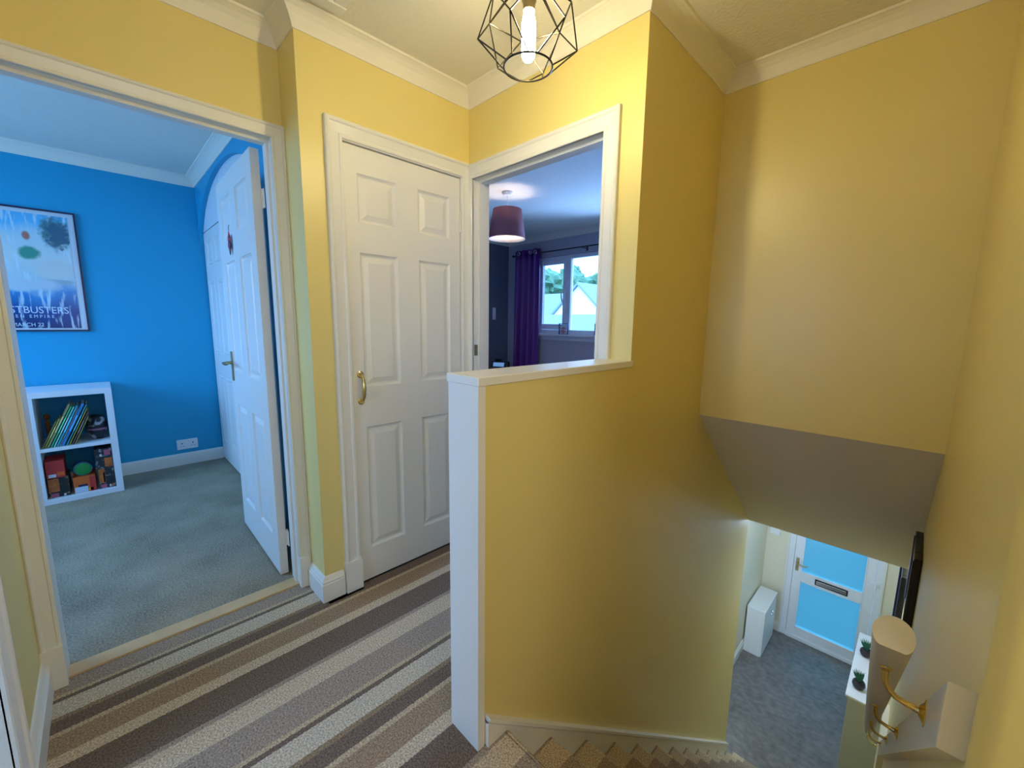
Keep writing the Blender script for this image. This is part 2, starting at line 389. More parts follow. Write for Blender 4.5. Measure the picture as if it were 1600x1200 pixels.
# ------------------------------------------------------------------ stairs
st = thing('staircase', 'carpeted flight of stairs going down to the hall between two yellow walls', 'stairs', (1.448, -.675, 0))
NST = 13
for k in range(1, NST):
    y0 = NY0+GO*(k-1); y1 = NY0+GO*k; z = -RI*k
    bm = newbm()
    r = .018
    arc = [(y1+.0-r+r*math.cos(t), z-r+r*math.sin(t)) for t in [PI/2-j*PI/8 for j in range(0, 9)]]
    pts = [(y0-.02, z), *arc, (y1-r-.006, z-RI-.002), (y0-.02, z-RI-.002)]
    prism(bm, pts, 'x', W2X+.016, XR-.016)
    o = obj('step', bm, M['stripe'], None); o.parent = st; o.matrix_parent_inverse = Matrix.Translation((-1.448, .675, 0))
# landing nosing
bm = newbm(); r = .018
arc = [(NY0-.006+r*math.cos(t), -r+r*math.sin(t)) for t in [PI/2-j*PI/8 for j in range(0, 9)]]
prism(bm, [(NY0-.008, 0), *arc, (NY0-.008, -.20)], 'x', W2X+.016, XR-.016)
o = obj('landing_nosing', bm, M['stripe']); o.parent = st; o.matrix_parent_inverse = Matrix.Translation((-1.448, .675, 0))
# strings / sloped skirting
def ztop(y): return .115-PITCH*(y+.762)
for side in (0, 1):
    x0, x1 = (W2X, W2X+.016) if side == 0 else (XR-.016, XR)
    bm = newbm()
    ye = 1.906 if side == 0 else 2.3
    prism(bm, [(-.752, ztop(-.752)-.012), (ye, ztop(ye)-.012), (ye, max(HF, ztop(ye)-.5)), (-.40, ztop(-.40)-.5), (-.752, -.24)], 'x', x0, x1)
    # moulding bead along the top
    xa, xb = (x0, x0+.024) if side == 0 else (x1-.024, x1)
    prism(bm, [(-.752, ztop(-.752)), (ye+.004, ztop(ye+.004)), (ye+.004, ztop(ye+.004)-.014), (-.752, ztop(-.752)-.014)], 'x', xa, xb)
    xa, xb = (x0, x0+.020) if side == 0 else (x1-.020, x1)
    prism(bm, [(-.752, ztop(-.752)-.020), (ye+.002, ztop(ye+.002)-.020), (ye+.002, ztop(ye+.002)-.026), (-.752, ztop(-.752)-.026)], 'x', xa, xb)
    struct('trim_stair_string_'+('left' if side == 0 else 'right'), bm, M['white'], label='white sloping skirting beside the stairs, '+('half wall side' if side == 0 else 'handrail side'))
bm = newbm(); prism(bm, [(NY0, -.3), (NY0, -.262), (2.1, -2.58), (2.1, HF)], 'x', W2X+.016, XR-.016)
struct('floor_understair', bm, M['soffit'])

# handrail board
def zb(y): return .820-(y+.74)*PITCH
bm = newbm(); YB1 = 2.0
prism(bm, [(-.74, .820), (YB1, zb(YB1)), (YB1, zb(YB1)-.098), (-.74, .722)], 'x', 1.874, XR)
tag(obj('handrail_board', bm, mat('board paint', (0.70, 0.67, 0.60, 1), 0.3)), 'white painted sloping board fixed along the wall behind the brass brackets', 'board')
bm = newbm(); bx(bm, 1.872, XR, 1.55, 1.93, HF, -1.15)
struct('trim_stair_pier', bm, M['cream'], label='boxed cream pier at the foot of the handrail wall')

RX = 1.820
def rail_c(y): return .703-(y+.55)*PITCH
hr = thing('handrail', 'white round timber handrail on brass brackets beside the stairs', 'handrail', (RX, -.55, .703))
bm = newbm()
d = Vector((0, 1, -PITCH)).normalized(); upv = Vector((0, PITCH, 1)).normalized(); s = Vector((1, 0, 0))
def rr(t):
    x, z = .0235*math.cos(t), .0255*math.sin(t)
    return x, max(z, -.0195)
ys = [-.147, 2.50]; rings = []
for yy in ys:
    c = Vector((0, yy, -yy*PITCH)); rings.append([bm.verts.new(c+s*rr(2*PI*k/40)[0]+upv*rr(2*PI*k/40)[1]) for k in range(40)])
for k in range(40): bm.faces.new((rings[0][k], rings[0][(k+1) % 40], rings[1][(k+1) % 40], rings[1][k]))
bm.faces.new(rings[0][::-1]); bm.faces.new(rings[1])
obj('rail', bm, M['railpaint'], hr, smooth=True)
def bracket(y):
    root = bpy.data.objects.new('bracket', None); COL.objects.link(root); root.parent = hr; root.location = (0, y+.55, -(y+.55)*PITCH)
    root['label'] = 'polished brass bracket'
    # local origin = rail centre
    under = -upv*.0195
    bm = newbm(); P = []
    a = Vector((0, 0, -.03)); pl = Vector((.054, 0, -.073))
    pts = [a+Vector((0, 0, .004)), a+Vector((0, 0, -.006)), a+Vector((.0015, 0, -.018)), a+Vector((.007, 0, -.030)), a+Vector((.017, 0, -.0385)), a+Vector((.030, 0, -.0415)), pl+Vector((-.008, 0, 0.0)), pl+Vector((-.002, 0, 0))]
    tube(bm, pts, [.0058, .0052, .005, .0048, .0048, .0048, .0058, .010], 14)
    obj('arm', bm, M['brass'], root, smooth=True)
    bm = newbm()
    prism(bm, [(-.022*math.cos(t)*1.0, .0) for t in ()] or [(.0085*math.cos(2*PI*k/20), .022*math.sin(2*PI*k/20)) for k in range(20)], 'z', 0, .004)
    rot = Matrix((( 1, 0, 0), (0, d.y, upv.y), (0, d.z, upv.z))).to_4x4()
    bmesh.ops.transform(bm, matrix=Matrix.Translation(under-upv*.0042) @ rot, verts=bm.verts[:])
    obj('saddle', bm, M['brass'], root, smooth=True)
    bm = newbm(); lathe(bm, [(.024, 0), (.024, .0015), (.017, .003), (.009, .008), (.0, .009)], 24)
    for v in bm.verts: v.co.y *= .62
    bmesh.ops.transform(bm, matrix=Matrix.Translation((.0540, 0, -.073)) @ Matrix.Rotation(-PI/2, 4, 'Y'), verts=bm.verts[:])
    obj('wall_plate', bm, M['brass'], root, smooth=True)
for k in range(5): bracket(-.55+.62*k)

# ------------------------------------------------------------------ blue room
box_struct('floor_blue_room', M['greycarpet'], (-2.67, -.272, -3.3, -.70, -.1, 0), label='grey pile carpet in the blue room')
box_struct('wall_blue_back', M['blue'], (-2.77, -2.67, -3.4, -.60, 0, ZC))
box_struct('wall_blue_near', M['blue'], (-.300, -.2455, -3.3, BO0-.021, 0, ZC), (-.300, -.2455, BO0-.021, BO1+.021, DH+.021, ZC), (-.300, -.2455, BO1+.021, -.76, 0, ZC))
box_struct('wall_blue_window', M['blue'], (-2.67, -2.3, -3.4, -3.3, 0, ZC), (-.7, -.245, -3.4, -3.3, 0, ZC), (-2.3, -.7, -3.4, -3.3, 0, .95), (-2.3, -.7, -3.4, -3.3, 2.1, ZC))
# right wall with arched opening
bm = newbm(); AX, AA, AZ, AB = -1.72, .948, 1.86, .45
n = 24
prev = None
for k in range(n+1):
    x = AX-AA*math.cos(PI*k/n); z = AZ+AB*math.sin(PI*k/n)
    cur = (x, z)
    if prev:
        x0, z0_ = prev
        vs = [bm.verts.new(v) for v in ((x0, -.775, z0_), (x, -.775, z), (x, -.775, ZC), (x0, -.775, ZC))]; bm.faces.new(vs)
        vs2 = [bm.verts.new(v) for v in ((x0, -.747, z0_), (x, -.747, z), (x, -.747, ZC), (x0, -.747, ZC))]; bm.faces.new(vs2)
        bm.faces.new([bm.verts.new(v) for v in ((x0, -.775, z0_), (x, -.775, z), (x, -.747, z), (x0, -.747, z0_))])
    prev = cur
bx(bm, AX+AA, -.302, -.775, -.747, 0, ZC)
struct('wall_blue_right', bm, M['blue'])
box_struct('wall_blue_partition', M['laminate'], (-2.67, -.302, -.70, -.66, 0, ZC))
struct('trim_cornice_blue_room', cove([(-2.67, -3.3), (-2.67, -.775), (-.3, -.775), (-.3, -3.3)], True), M['cove'], label='plaster cornice round the blue room ceiling')
struct('baseboard_blue_room', skirt([(-2.67, -3.3), (-2.67, -.745)], k=.86), M['white'])

# wardrobe behind the arch
wd = thing('built_in_wardrobe', 'white panelled built-in wardrobe set in the blue arch behind the open door', 'wardrobe', (-2.0, -.745, 0))
cols6 = lambda w: [(.10*w/.762, .325*w/.762), (.437*w/.762, .662*w/.762)]
rows6 = [(.18, .77), (.96, 1.56), (1.69, 1.89)]
for i, x in enumerate((-2.655, -1.945, -1.235)):
    bm = newbm(); panel_leaf(bm, .70, 1.965, .010, cols6(.70), rows6)
    obj('wardrobe_door', bm, M['door'], wd, loc=(x+2.0, 0, .012))
    bm = newbm(); bx(bm, 0, .70, 0, .010, 0, .40); bevel(bm, .0015, 1)
    obj('top_cupboard_door', bm, M['laminate'], wd, loc=(x+2.0, 0, 1.985))

# open six panel door
dang = math.atan2(-.927+.919, -1.089+.341)
od = thing('panel_door', 'white six panel door standing open into the blue room', 'door', (-.335, -.932, .008), 0)
od.rotation_euler = (0, 0, PI-.012-PI)     # leaf runs toward -x
bm = newbm(); panel_leaf(bm, .752, 1.985, .035, [(.752-.662, .752-.437), (.752-.325, .752-.10)] and [(.09, .315), (.427, .652)], rows6)
bmesh.ops.transform(bm, matrix=Matrix.Translation((-.752, 0, 0)), verts=bm.verts[:])
leaf = obj('leaf', bm, M['door'], od)
def lever(parent, x, y, z, dirx, m, sy=-1):
    root = bpy.data.objects.new('door_handle', None); COL.objects.link(root); root.parent = parent; root.location = (x, y, z)
    bm = newbm(); bx(bm, -.016, .016, min(0, sy*.006), max(0, sy*.006), -.085, .085); bevel(bm, .0025, 2)
    obj('backplate', bm, m, root)
    bm = newbm()
    tube(bm, [(0, 0, .02), (0, sy*.035, .02), (dirx*.008, sy*.047, .02), (dirx*.03, sy*.05, .021), (dirx*.07, sy*.048, .018), (dirx*.10, sy*.046, .022), (dirx*.11, sy*.042, .026)], [.009, .008, .008, .008, .007, .007, .005], 12)
    obj('lever', bm, m, root, smooth=True)
    return root
lever(od, -.697, 0, .985, 1, M['agedbrass'])
lever(od, -.697, .035, .985, 1, M['agedbrass'], 1)
for z in (.19, 1.78):
    bm = newbm(); bx(bm, 0, .002, .004, .034, -.05, .05); tube(bm, [(.006, .038, -.04), (.006, .038, .04)], .006, 10); bx(bm, .004, .03, .037, .040, -.04, .04)
    obj('hinge', bm, M['white'], od, loc=(0, 0, z))
# small hanging ornament on the door
orn = thing('door_ornament', 'small red and dark hanging ornament on the open white door', 'ornament', (-.800, -.937, 1.655))
bm = newbm(); prof = []
for k in range(13):
    t = k/12; w = .022*math.sin(PI*min(1, t*.9+.08))*(1-.25*math.sin(t*9)**2)
    prof.append((max(.001, w), -.062+.124*t))
lathe(bm, prof, 14)
for v in bm.verts: v.co.y *= .35
m_orn = speckle('red and dark ornament', (.55, .02, .04, 1), (.03, .02, .06, 1), 90, rough=.5, lo=.47, hi=.53)
obj('body', bm, m_orn, orn, smooth=True)
bm = newbm(); tube(bm, [(0, 0, .058), (.002, 0, .075), (0, .004, .088)], .0015, 6); obj('cord', bm, M['black'], orn)

# cupboard door
cd = thing('cupboard_door', 'white six panel cupboard door closed beside the bedroom doorway', 'door', (-.006, -.672, .006))
cd.rotation_euler = (0, 0, PI/2)
bm = newbm(); panel_leaf(bm, .613, 1.992, .035, [(.059, .246), (.361, .548)], [(.16, .765), (.955, 1.555), (1.68, 1.885)])
obj('leaf', bm, M['door'], cd)
h = bpy.data.objects.new('pull_handle', None); COL.objects.link(h); h.parent = cd; h.location = (.038, 0, .953)
for z in (-.062, .062):
    bm = newbm(); lathe(bm, [(.016, 0), (.016, .003), (.011, .006), (.009, .012), (.006, .018)], 20)
    bmesh.ops.transform(bm, matrix=Matrix.Translation((0, 0, z)) @ Matrix.Rotation(PI/2, 4, 'X'), verts=bm.verts[:])
    obj('rosette', bm, M['brass'], h, smooth=True)
bm = newbm(); tube(bm, [(0, -.012, -.062), (.0, -.022, -.055), (0, -.033, -.035), (0, -.038, 0), (0, -.033, .035), (0, -.022, .055), (0, -.012, .062)], [.007, .007, .008, .0095, .008, .007, .007], 14)
obj('grip', bm, M['brass'], h, smooth=True)
for z in (.20, 1.775):
    bm = newbm(); tube(bm, [(.616, -.006, -.05), (.616, -.006, .05)], .006, 10); bx(bm, .590, .612, -.0015, .001, -.05, .05); bx(bm, .619, .640, -.0135, -.011, -.05, .05)
    obj('hinge', bm, M['white'], cd, loc=(0, 0, z))
# bedroom door strike (tiny dark latch keep)
bm = newbm(); bx(bm, .036, .0375, .006, .030, 1.08, 1.14); 
bm2 = bm; struct('trim_strike_plate', bm2, M['agedbrass'], label='small brass strike plate in the bedroom door frame')

# poster
po = thing('framed_poster', 'black framed film poster with white border on the blue wall', 'poster', (-2.668, -1.80, 1.58))
PW, PH = .600, .842
bm = newbm()
def frame_bars(bm, w, h, t, x0, x1):
    bx(bm, x0, x1, -w/2, w/2, h/2-t, h/2); bx(bm, x0, x1, -w/2, w/2, -h/2, -h/2+t)
    bx(bm, x0, x1, -w/2, -w/2+t, -h/2+t, h/2-t); bx(bm, x0, x1, w/2-t, w/2, -h/2+t, h/2-t)
frame_bars(bm, PW, PH, .011, 0, .018); obj('frame', bm, mat('dark navy frame', (.01, .012, .05, 1), .35), po)
bm = newbm(); bx(bm, .003, .008, -PW/2+.011, PW/2-.011, -PH/2+.011, PH/2-.011); obj('mount', bm, mat('poster mount', (.62, .68, .72, 1), .3), po)
def poster_mat():
    m = bpy.data.materials.new('snowy city print'); m.use_nodes = True; nt = m.node_tree
    b = nt.nodes['Principled BSDF']; b.inputs['Roughness'].default_value = .25
    tc = nt.nodes.new('ShaderNodeTexCoord'); sep = nt.nodes.new('ShaderNodeSeparateXYZ'); nt.links.new(tc.outputs['Object'], sep.inputs[0])
    def ramp(inp, stops, interp='LINEAR'):
        r = nt.nodes.new('ShaderNodeValToRGB'); r.color_ramp.interpolation = interp; e = r.color_ramp.elements
        for i, (p_, c) in enumerate(stops):
            q = e[i] if i < 2 else e.new(p_)
            q.position = p_; q.color = c
        nt.links.new(inp, r.inputs[0]); return r.outputs[0]
    def math_(op, a, b_=None):
        n = nt.nodes.new('ShaderNodeMath'); n.operation = op
        for i, v in enumerate((a, b_)):
            if v is None: continue
            if isinstance(v, (int, float)): n.inputs[i].default_value = v
            else: nt.links.new(v, n.inputs[i])
        return n.outputs[0]
    def mix(f, a, b_):
        n = nt.nodes.new('ShaderNodeMix'); n.data_type = 'RGBA'
        nt.links.new(f, n.inputs['Factor'])
        for k, v in (('A', a), ('B', b_)):
            if isinstance(v, tuple): n.inputs[k].default_value = v
            else: nt.links.new(v, n.inputs[k])
        return n.outputs['Result']
    def noise(s, sy=1, sz=1, rot=0, det=4):
        mp = nt.nodes.new('ShaderNodeMapping'); mp.inputs['Scale'].default_value = (1, sy, sz); mp.inputs['Rotation'].default_value = (rot, 0, 0)
        nt.links.new(tc.outputs['Object'], mp.inputs[0])
        n = nt.nodes.new('ShaderNodeTexNoise'); n.inputs['Scale'].default_value = s; n.inputs['Detail'].default_value = det
        nt.links.new(mp.outputs[0], n.inputs['Vector']); return n.outputs['Fac']
    z = math_('MULTIPLY_ADD', sep.outputs['Z'], 1.25); z.node.inputs[2].default_value = .5
    zn = math_('ADD', z, math_('MULTIPLY', math_('SUBTRACT', noise(7), .5), .22))
    base = ramp(zn, [(0, (.01, .03, .12, 1)), (.16, (.01, .06, .25, 1)), (.30, (.03, .25, .55, 1)), (.42, (.45, .62, .68, 1)), (.62, (.60, .70, .68, 1)), (.80, (.45, .66, .74, 1)), (.90, (.12, .50, .78, 1)), (1, (.10, .45, .75, 1))])
    streak = ramp(noise(14, 3.0, .5, .75), [(.55, (0, 0, 0, 1)), (.66, (1, 1, 1, 1))])
    base = mix(math_('MULTIPLY', streak, .75), base, (.62, .78, .85, 1))
    # dark building upper right, greenish patch on the left
    def blob(cy, cz, ry, rz, amt=.35, s=18):
        dy = math_('DIVIDE', math_('SUBTRACT', sep.outputs['Y'], cy), ry); dz = math_('DIVIDE', math_('SUBTRACT', sep.outputs['Z'], cz), rz)
        r2 = math_('ADD', math_('MULTIPLY', dy, dy), math_('MULTIPLY', dz, dz))
        r2 = math_('ADD', r2, math_('MULTIPLY', math_('SUBTRACT', noise(s), .5), amt*4))
        return ramp(r2, [(.35, (1, 1, 1, 1)), (1.15, (0, 0, 0, 1))])
    base = mix(math_('MULTIPLY', blob(.19, .27, .085, .13, .5, 30), .9), base, (.05, .17, .18, 1))
    base = mix(blob(.055, .12, .06, .05), base, (.05, .30, .22, 1))
    base = mix(blob(.05, .235, .022, .035, .1), base, (.45, .17, .12, 1))
    base = mix(blob(.20, .26, .07, .10, .8, 45), base, (.04, .13, .20, 1))
    base = mix(blob(.16, .02, .12, .09, .3, 6), base, (.60, .66, .64, 1))
    base = mix(blob(.17, -.07, .10, .02, .3, 12), base, (.30, .44, .50, 1))
    base = mix(blob(.03, -.10, .16, .055, .4, 9), base, (.50, .62, .68, 1))
    nt.links.new(base, b.inputs['Base Color']); return m
bm = newbm(); bx(bm, .008, .0095, -.257, .257, -.398, .385); obj('print', bm, poster_mat(), po)
def text_mesh(name, body, size, m, parent, loc, rot, sx=1.0, extr=.0006, align='CENTER'):
    cu = bpy.data.curves.new('txt', 'FONT'); cu.body = body; cu.size = size; cu.align_x = align; cu.extrude = extr; cu.space_character = 1.0; cu.resolution_u = 3
    to = bpy.data.objects.new('txt', cu); COL.objects.link(to)
    dg = bpy.context.evaluated_depsgraph_get(); dg.update()
    me = bpy.data.meshes.new_from_object(to.evaluated_get(dg)); bpy.data.objects.remove(to); bpy.data.curves.remove(cu)
    xs = [v.co.x for v in me.vertices]; zs_ = [v.co.y for v in me.vertices]; wd_, hd2 = max(xs)-min(xs), max(zs_)-min(zs_)
    for v in me.vertices: v.co.x *= sx[0]/wd_; v.co.y *= sx[1]/hd2
    sx = 1
    me.materials.append(m); o = bpy.data.objects.new(name, me); COL.objects.link(o); o.parent = parent
    o.location = loc; o.rotation_euler = rot; o.scale = (sx, 1, 1); return o
M['lettering'] = mat('pale lettering', (.62, .75, .85, 1), .5)
RT = (PI/2, 0, PI/2)
text_mesh('title_lettering', 'GHOSTBUSTERS', .061, M['lettering'], po, (.0102, .0, -.294), RT, (.405, .047))
text_mesh('subtitle_lettering', 'F R O Z E N   E M P I R E', .030, M['lettering'], po, (.0102, -.01, -.326), RT, (.275, .021))
text_mesh('date_lettering', 'MARCH 22', .036, M['lettering'], po, (.0102, 0, -.386), RT, (.145, .025))

# double socket
so = thing('wall_socket', 'white double electrical socket low on the blue wall', 'socket', (-2.670, -.997, .178))
bm = newbm(); bx(bm, 0, .009, -.073, .073, -.043, .043); bevel(bm, .003, 2); obj('face_plate', bm, M['plastic'], so)
for y in (-.038, .038):
    for q in ((y-.004, y+.004, .004, .014), (y-.015, y-.006, -.018, -.014), (y+.006, y+.015, -.018, -.014)):
        bm = newbm(); bx(bm, .0088, .0096, *q); obj('pin_hole', bm, M['slot'], so)
    bm = newbm(); bx(bm, .0085, .013, y*.35-.006, y*.35+.006, .022, .034); bevel(bm, .001, 1); obj('rocker_switch', bm, M['plastic'], so)

# bookcase (2 x 2 cube unit)
SX0, SX1 = -2.655, -2.262
SY1 = -1.432; SY0 = SY1-.77
bc = thing('cube_bookcase', 'white two by two cube bookcase against the blue wall', 'bookcase', (-2.458, -1.817, 0))
def bpart(name, m, *b):
    bm = newbm()
    for q in b: bx(bm, q[0]+2.458, q[1]+2.458, q[2]+1.817, q[3]+1.817, q[4], q[5])
    bevel(bm, .001, 1); return obj(name, bm, m, bc)
bpart('top_board', M['laminate'], (SX0, SX1, SY0, SY1, .732, .770)); bpart('base_board', M['laminate'], (SX0, SX1, SY0, SY1, 0, .038))
bpart('side_board', M['laminate'], (SX0, SX1, SY1-.038, SY1, .038, .732)); bpart('side_board', M['laminate'], (SX0, SX1, SY0, SY0+.038, .038, .732))
bpart('divider', M['laminate'], (SX0, SX1, -1.826, -1.808, .038, .732))
bpart('shelf_board', M['laminate'], (SX0, SX1, -1.808, SY1-.038, .366, .388)); bpart('shelf_board', M['laminate'], (SX0, SX1, SY0+.038, -1.826, .366, .388))

# leaning books on the upper shelf: pivot at bottom edge, leaning toward +y
bk = [ # y base, thickness, height, depth, colour, label
 (-1.800, .007, .185, .17, (.30, .28, .12, 1), 'short olive book leaning at the left end of the row'),
 (-1.790, .009, .205, .19, (.45, .42, .08, 1), 'mustard book leaning second from the left end of the row'),
 (-1.778, .012, .305, .22, (.38, .36, .16, 1), 'tall khaki book leaning at the left of the green one'),
 (-1.762, .010, .290, .22, (.05, .50, .22, 1), 'bright green book leaning left of the mint one'),
 (-1.748, .009, .285, .22, (.30, .75, .62, 1), 'pale mint book leaning beside the bright green one'),
 (-1.735, .012, .290, .22, (.03, .35, .45, 1), 'teal book leaning between mint and white books'),
 (-1.720, .004, .275, .23, (.75, .80, .85, 1), 'thin white book leaning in the middle of the row'),
 (-1.712, .016, .300, .22, (.02, .22, .50, 1), 'thick royal blue book leaning right of the thin white one'),
 (-1.690, .009, .295, .20, (.03, .30, .36, 1), 'dark petrol book leaning right of the royal blue one'),
 (-1.677, .007, .265, .21, (.42, .40, .08, 1), 'yellow olive book leaning near the right of the row'),
 (-1.664, .011, .235, .21, (.12, .06, .05, 1), 'dark brown book leaning near the right end of the row'),
 (-1.650, .007, .200, .19, (.33, .33, .10, 1), 'small olive green book at the right end of the row'),
]
lean = math.radians(24)
for i, (y, t, hh, dp, c, lab) in enumerate(bk):
    b = thing('book', lab, 'book', (SX1-.03-dp*0, y, .3885), group='books leaning on the upper shelf')
    b.rotation_euler = (-lean, 0, 0)
    cm = mat('book cover', c, .45); 
    zb0 = t*math.sin(lean)
    bm = newbm()
    bx(bm, -dp, 0, -t*.0, .0012, 0, hh); bx(bm, -dp, 0, t-.0012, t, 0, hh); bx(bm, -.0018, 0, 0, t, 0, hh)
    obj('cover', bm, cm, b)
    bm = newbm(); bx(bm, -dp+.004, -.0018, .0012, t-.0012, .003, hh-.003); obj('pages', bm, mat('paper', (.6, .58, .5, 1), .8), b)
    b.location.z = .3885+t*math.sin(lean)+.0004
    if t > .0085:
        bm = newbm(); bx(bm, -.0003, .0006, t*.25, t*.75, hh*.35, hh*.72)
        obj('spine_panel', bm, mat('spine print', tuple(min(1, v*2+.12) for v in c[:3])+(1,), .5), b)
# round patterned object behind
BR = .87
ht = thing('patterned_ball', 'dark rounded ball with pale swirling pattern at the right of the upper shelf', 'ball', (-2.40, -1.529, .3885))
m_ball = speckle('dark swirl pattern', (.012, .012, .02, 1), (.45, .45, .46, 1), 22, rough=.3, lo=.52, hi=.58, bump=0)
bm = newbm(); lathe(bm, [(.001, .0), (.032, .003), (.056, .03), (.064, .075), (.063, .115), (.054, .150), (.034, .172), (.001, .180)], 28)
bmesh.ops.scale(bm, vec=(BR, BR, 1), verts=bm.verts[:]); obj('shell', bm, m_ball, ht, smooth=True)
bm = newbm(); lathe(bm, [(.0645, .070), (.066, .076), (.0645, .082)], 28, closed=True); bmesh.ops.scale(bm, vec=(BR, BR, 1), verts=bm.verts[:]); obj('rim_band', bm, mat('pink band', (.45, .15, .22, 1), .5), ht, smooth=True)
# lower shelf boxes
def carton(lab, c, x1, y0, y1, z0, z1, dp=.20, rot=0, extras=()):
    cy = (y0+y1)/2
    t = thing('game_box', lab, 'box', (x1, cy, z0), rot, group='boxes on the lower shelf')
    w = (y1-y0)/2
    bm = newbm(); bx(bm, -dp, 0, -w, w, 0, z1-z0); bevel(bm, .001, 1); obj('carton', bm, c, t)
    for (nm, m_, a, b_, c0, c1) in extras:
        bm = newbm(); bx(bm, -.0004, .0006, -w+2*w*a, -w+2*w*b_, (z1-z0)*c0, (z1-z0)*c1); obj(nm, bm, m_, t)
    return t
m_or = speckle('orange flecked card', (.60, .16, .03, 1), (.30, .07, .02, 1), 30, rough=.5, bump=0)
m_dk = speckle('black card with gold flecks', (.015, .018, .018, 1), (.42, .36, .14, 1), 38, rough=.5, lo=.55, hi=.62, bump=0)
m_gr = speckle('black card with grey flecks', (.015, .02, .025, 1), (.30, .36, .38, 1), 38, rough=.5, lo=.52, hi=.6, bump=0)
m_red = mat('red card', (.50, .035, .03, 1), .5); m_ora = mat('orange card', (.70, .13, .02, 1), .5); m_lab = mat('pale paper label', (.55, .66, .75, 1), .6)
m_pk = mat('pink card', (.45, .10, .16, 1), .5); m_yel = mat('yellow sticker', (.75, .55, .05, 1), .5); m_navy = mat('navy card', (.01, .015, .06, 1), .5); m_wht = mat('white print', (.65, .65, .62, 1), .5)
carton('orange and black speckled box at the lower left of the lower shelf', m_dk, -2.285, -1.800, -1.700, .039, .172, extras=(('orange_panel', m_or, .02, .52, .30, .98), ('badge', m_pk, .08, .45, .03, .22), ('white_mark', m_wht, .68, .78, .03, .14)))
carton('red box resting on the speckled box at the lower left', m_red, -2.29, -1.800, -1.712, .173, .292, extras=(('label_patch', m_lab, .10, .50, .06, .24), ('orange_band', m_ora, .55, .95, .12, .34)))
carton('orange box with white label in the middle of the lower shelf', m_ora, -2.285, -1.682, -1.572, .039, .150, extras=(('label_patch', m_lab, .03, .62, .02, .38), ('label_header', m_navy, .20, .62, .38, .52), ('red_end', m_red, .72, 1.0, .0, .98), ('yellow_sticker', m_yel, .66, .86, .06, .24)))
carton('orange and black box at the lower right of the lower shelf', m_gr, -2.285, -1.556, -1.474, .039, .186, extras=(('orange_panel', m_or, .02, .42, .28, .98), ('white_print', m_wht, .30, .40, .26, .80), ('pink_badge', m_pk, .10, .46, .02, .2), ('white_mark', m_wht, .62, .72, .04, .16), ('orange_mark', m_ora, .80, .9, .04, .18)))
carton('orange and grey box stacked on the box at the lower right', m_gr, -2.287, -1.562, -1.474, .187, .330, extras=(('orange_panel', m_or, .52, .98, .06, .52), ('red_badge', m_pk, .55, .92, .66, .94), ('white_mark', m_wht, .28, .42, .62, .74)))
tn = thing('round_tin', 'green lidded round tin lying on the orange box with its lid facing out', 'tin', (-2.32, -1.628, .1505+.048))
bm = newbm(); lathe(bm, [(.048, -.06), (.048, 0), (.0, 0)], 32); bmesh.ops.transform(bm, matrix=Matrix.Rotation(PI/2, 4, 'Y'), verts=bm.verts[:])
obj('tin_body', bm, mat('blue grey tin', (.06, .16, .22, 1), .4, .3), tn, smooth=True)
bm = newbm(); lathe(bm, [(.041, 0.0005), (.041, .003), (.035, .0045), (.0, .0045)], 32); bmesh.ops.transform(bm, matrix=Matrix.Rotation(PI/2, 4, 'Y'), verts=bm.verts[:])
obj('lid', bm, mat('green lid', (.01, .28, .06, 1), .45), tn, smooth=True)
# small orange ornament on the shelf divider
tg = thing('small_trinket', 'tiny orange trinket standing behind the books at the left of the upper shelf', 'ornament', (-2.60, -1.78, .3885))
bm = newbm(); lathe(bm, [(.012, 0), (.012, .13), (.004, .14), (.015, .15), (.018, .165), (.010, .18), (.001, .184)], 16); obj('body', bm, mat('orange brown plastic', (.45, .12, .02, 1), .5), tg, smooth=True)

# ------------------------------------------------------------------ hall downstairs
box_struct('floor_hall', M['tilefloor'], (.53, 2.0, 1.55, 4.46, HF-.1, HF), label='dark grey stone effect floor in the hall downstairs')
box_struct('wall_hall_left', M['cream'], (.53, .632, 1.6, 4.36, HF, -.196), (.53, W2X-.125, 1.45, 1.5, HF, -.196), (.53, .632, 1.5, 1.6, HF, -.196))
box_struct('wall_hall_front', M['cream'], (.53, .885, 4.36, 4.46, HF, -.196), (1.76, 2.0, 4.36, 4.46, HF, -.196), (.885, 1.76, 4.36, 4.46, -.5, -.196))
box_struct('ceiling_hall', M['ceil'], (.53, 2.0, 1.907, 4.46, -.196, -.05), (.53, W2X-.125, 1.5, 1.907, -.196, -.05))
struct('baseboard_hall_left', skirt([(.632, 1.6), (.632, 4.36), (.862, 4.36)], HF), M['white'])
fd = thing('front_door', 'white front door with two frosted glass panes and a letterbox', 'door', (1.32, 4.36, HF))
def fpart(name, m, *b, bv=.003, parent=None):
    bm = newbm()
    for q in b: bx(bm, q[0]-1.32, q[1]-1.32, q[2]-4.36, q[3]-4.36, q[4]-HF, q[5]-HF)
    if bv: bevel(bm, bv, 1)
    return obj(name, bm, m, parent or fd)
FT = -.5
fpart('frame', M['upvc'], (.885, .945, 4.345, 4.44, HF, FT), (1.70, 1.76, 4.345, 4.44, HF, FT), (.945, 1.70, 4.345, 4.44, FT-.06, FT), (.945, 1.70, 4.335, 4.44, HF, HF+.045))
lf = fpart('leaf', M['upvc'], (.947, 1.028, 4.35, 4.41, HF+.05, FT-.06), (1.617, 1.698, 4.35, 4.41, HF+.05, FT-.06), (1.028, 1.617, 4.35, 4.41, HF+.05, -2.445), (1.028, 1.617, 4.35, 4.41, -1.822, -1.705), (1.028, 1.617, 4.35, 4.41, FT-.16, FT-.06))
fpart('upper_pane', M['frost'], (1.028, 1.617, 4.378, 4.384, -1.705, FT-.16), bv=0)
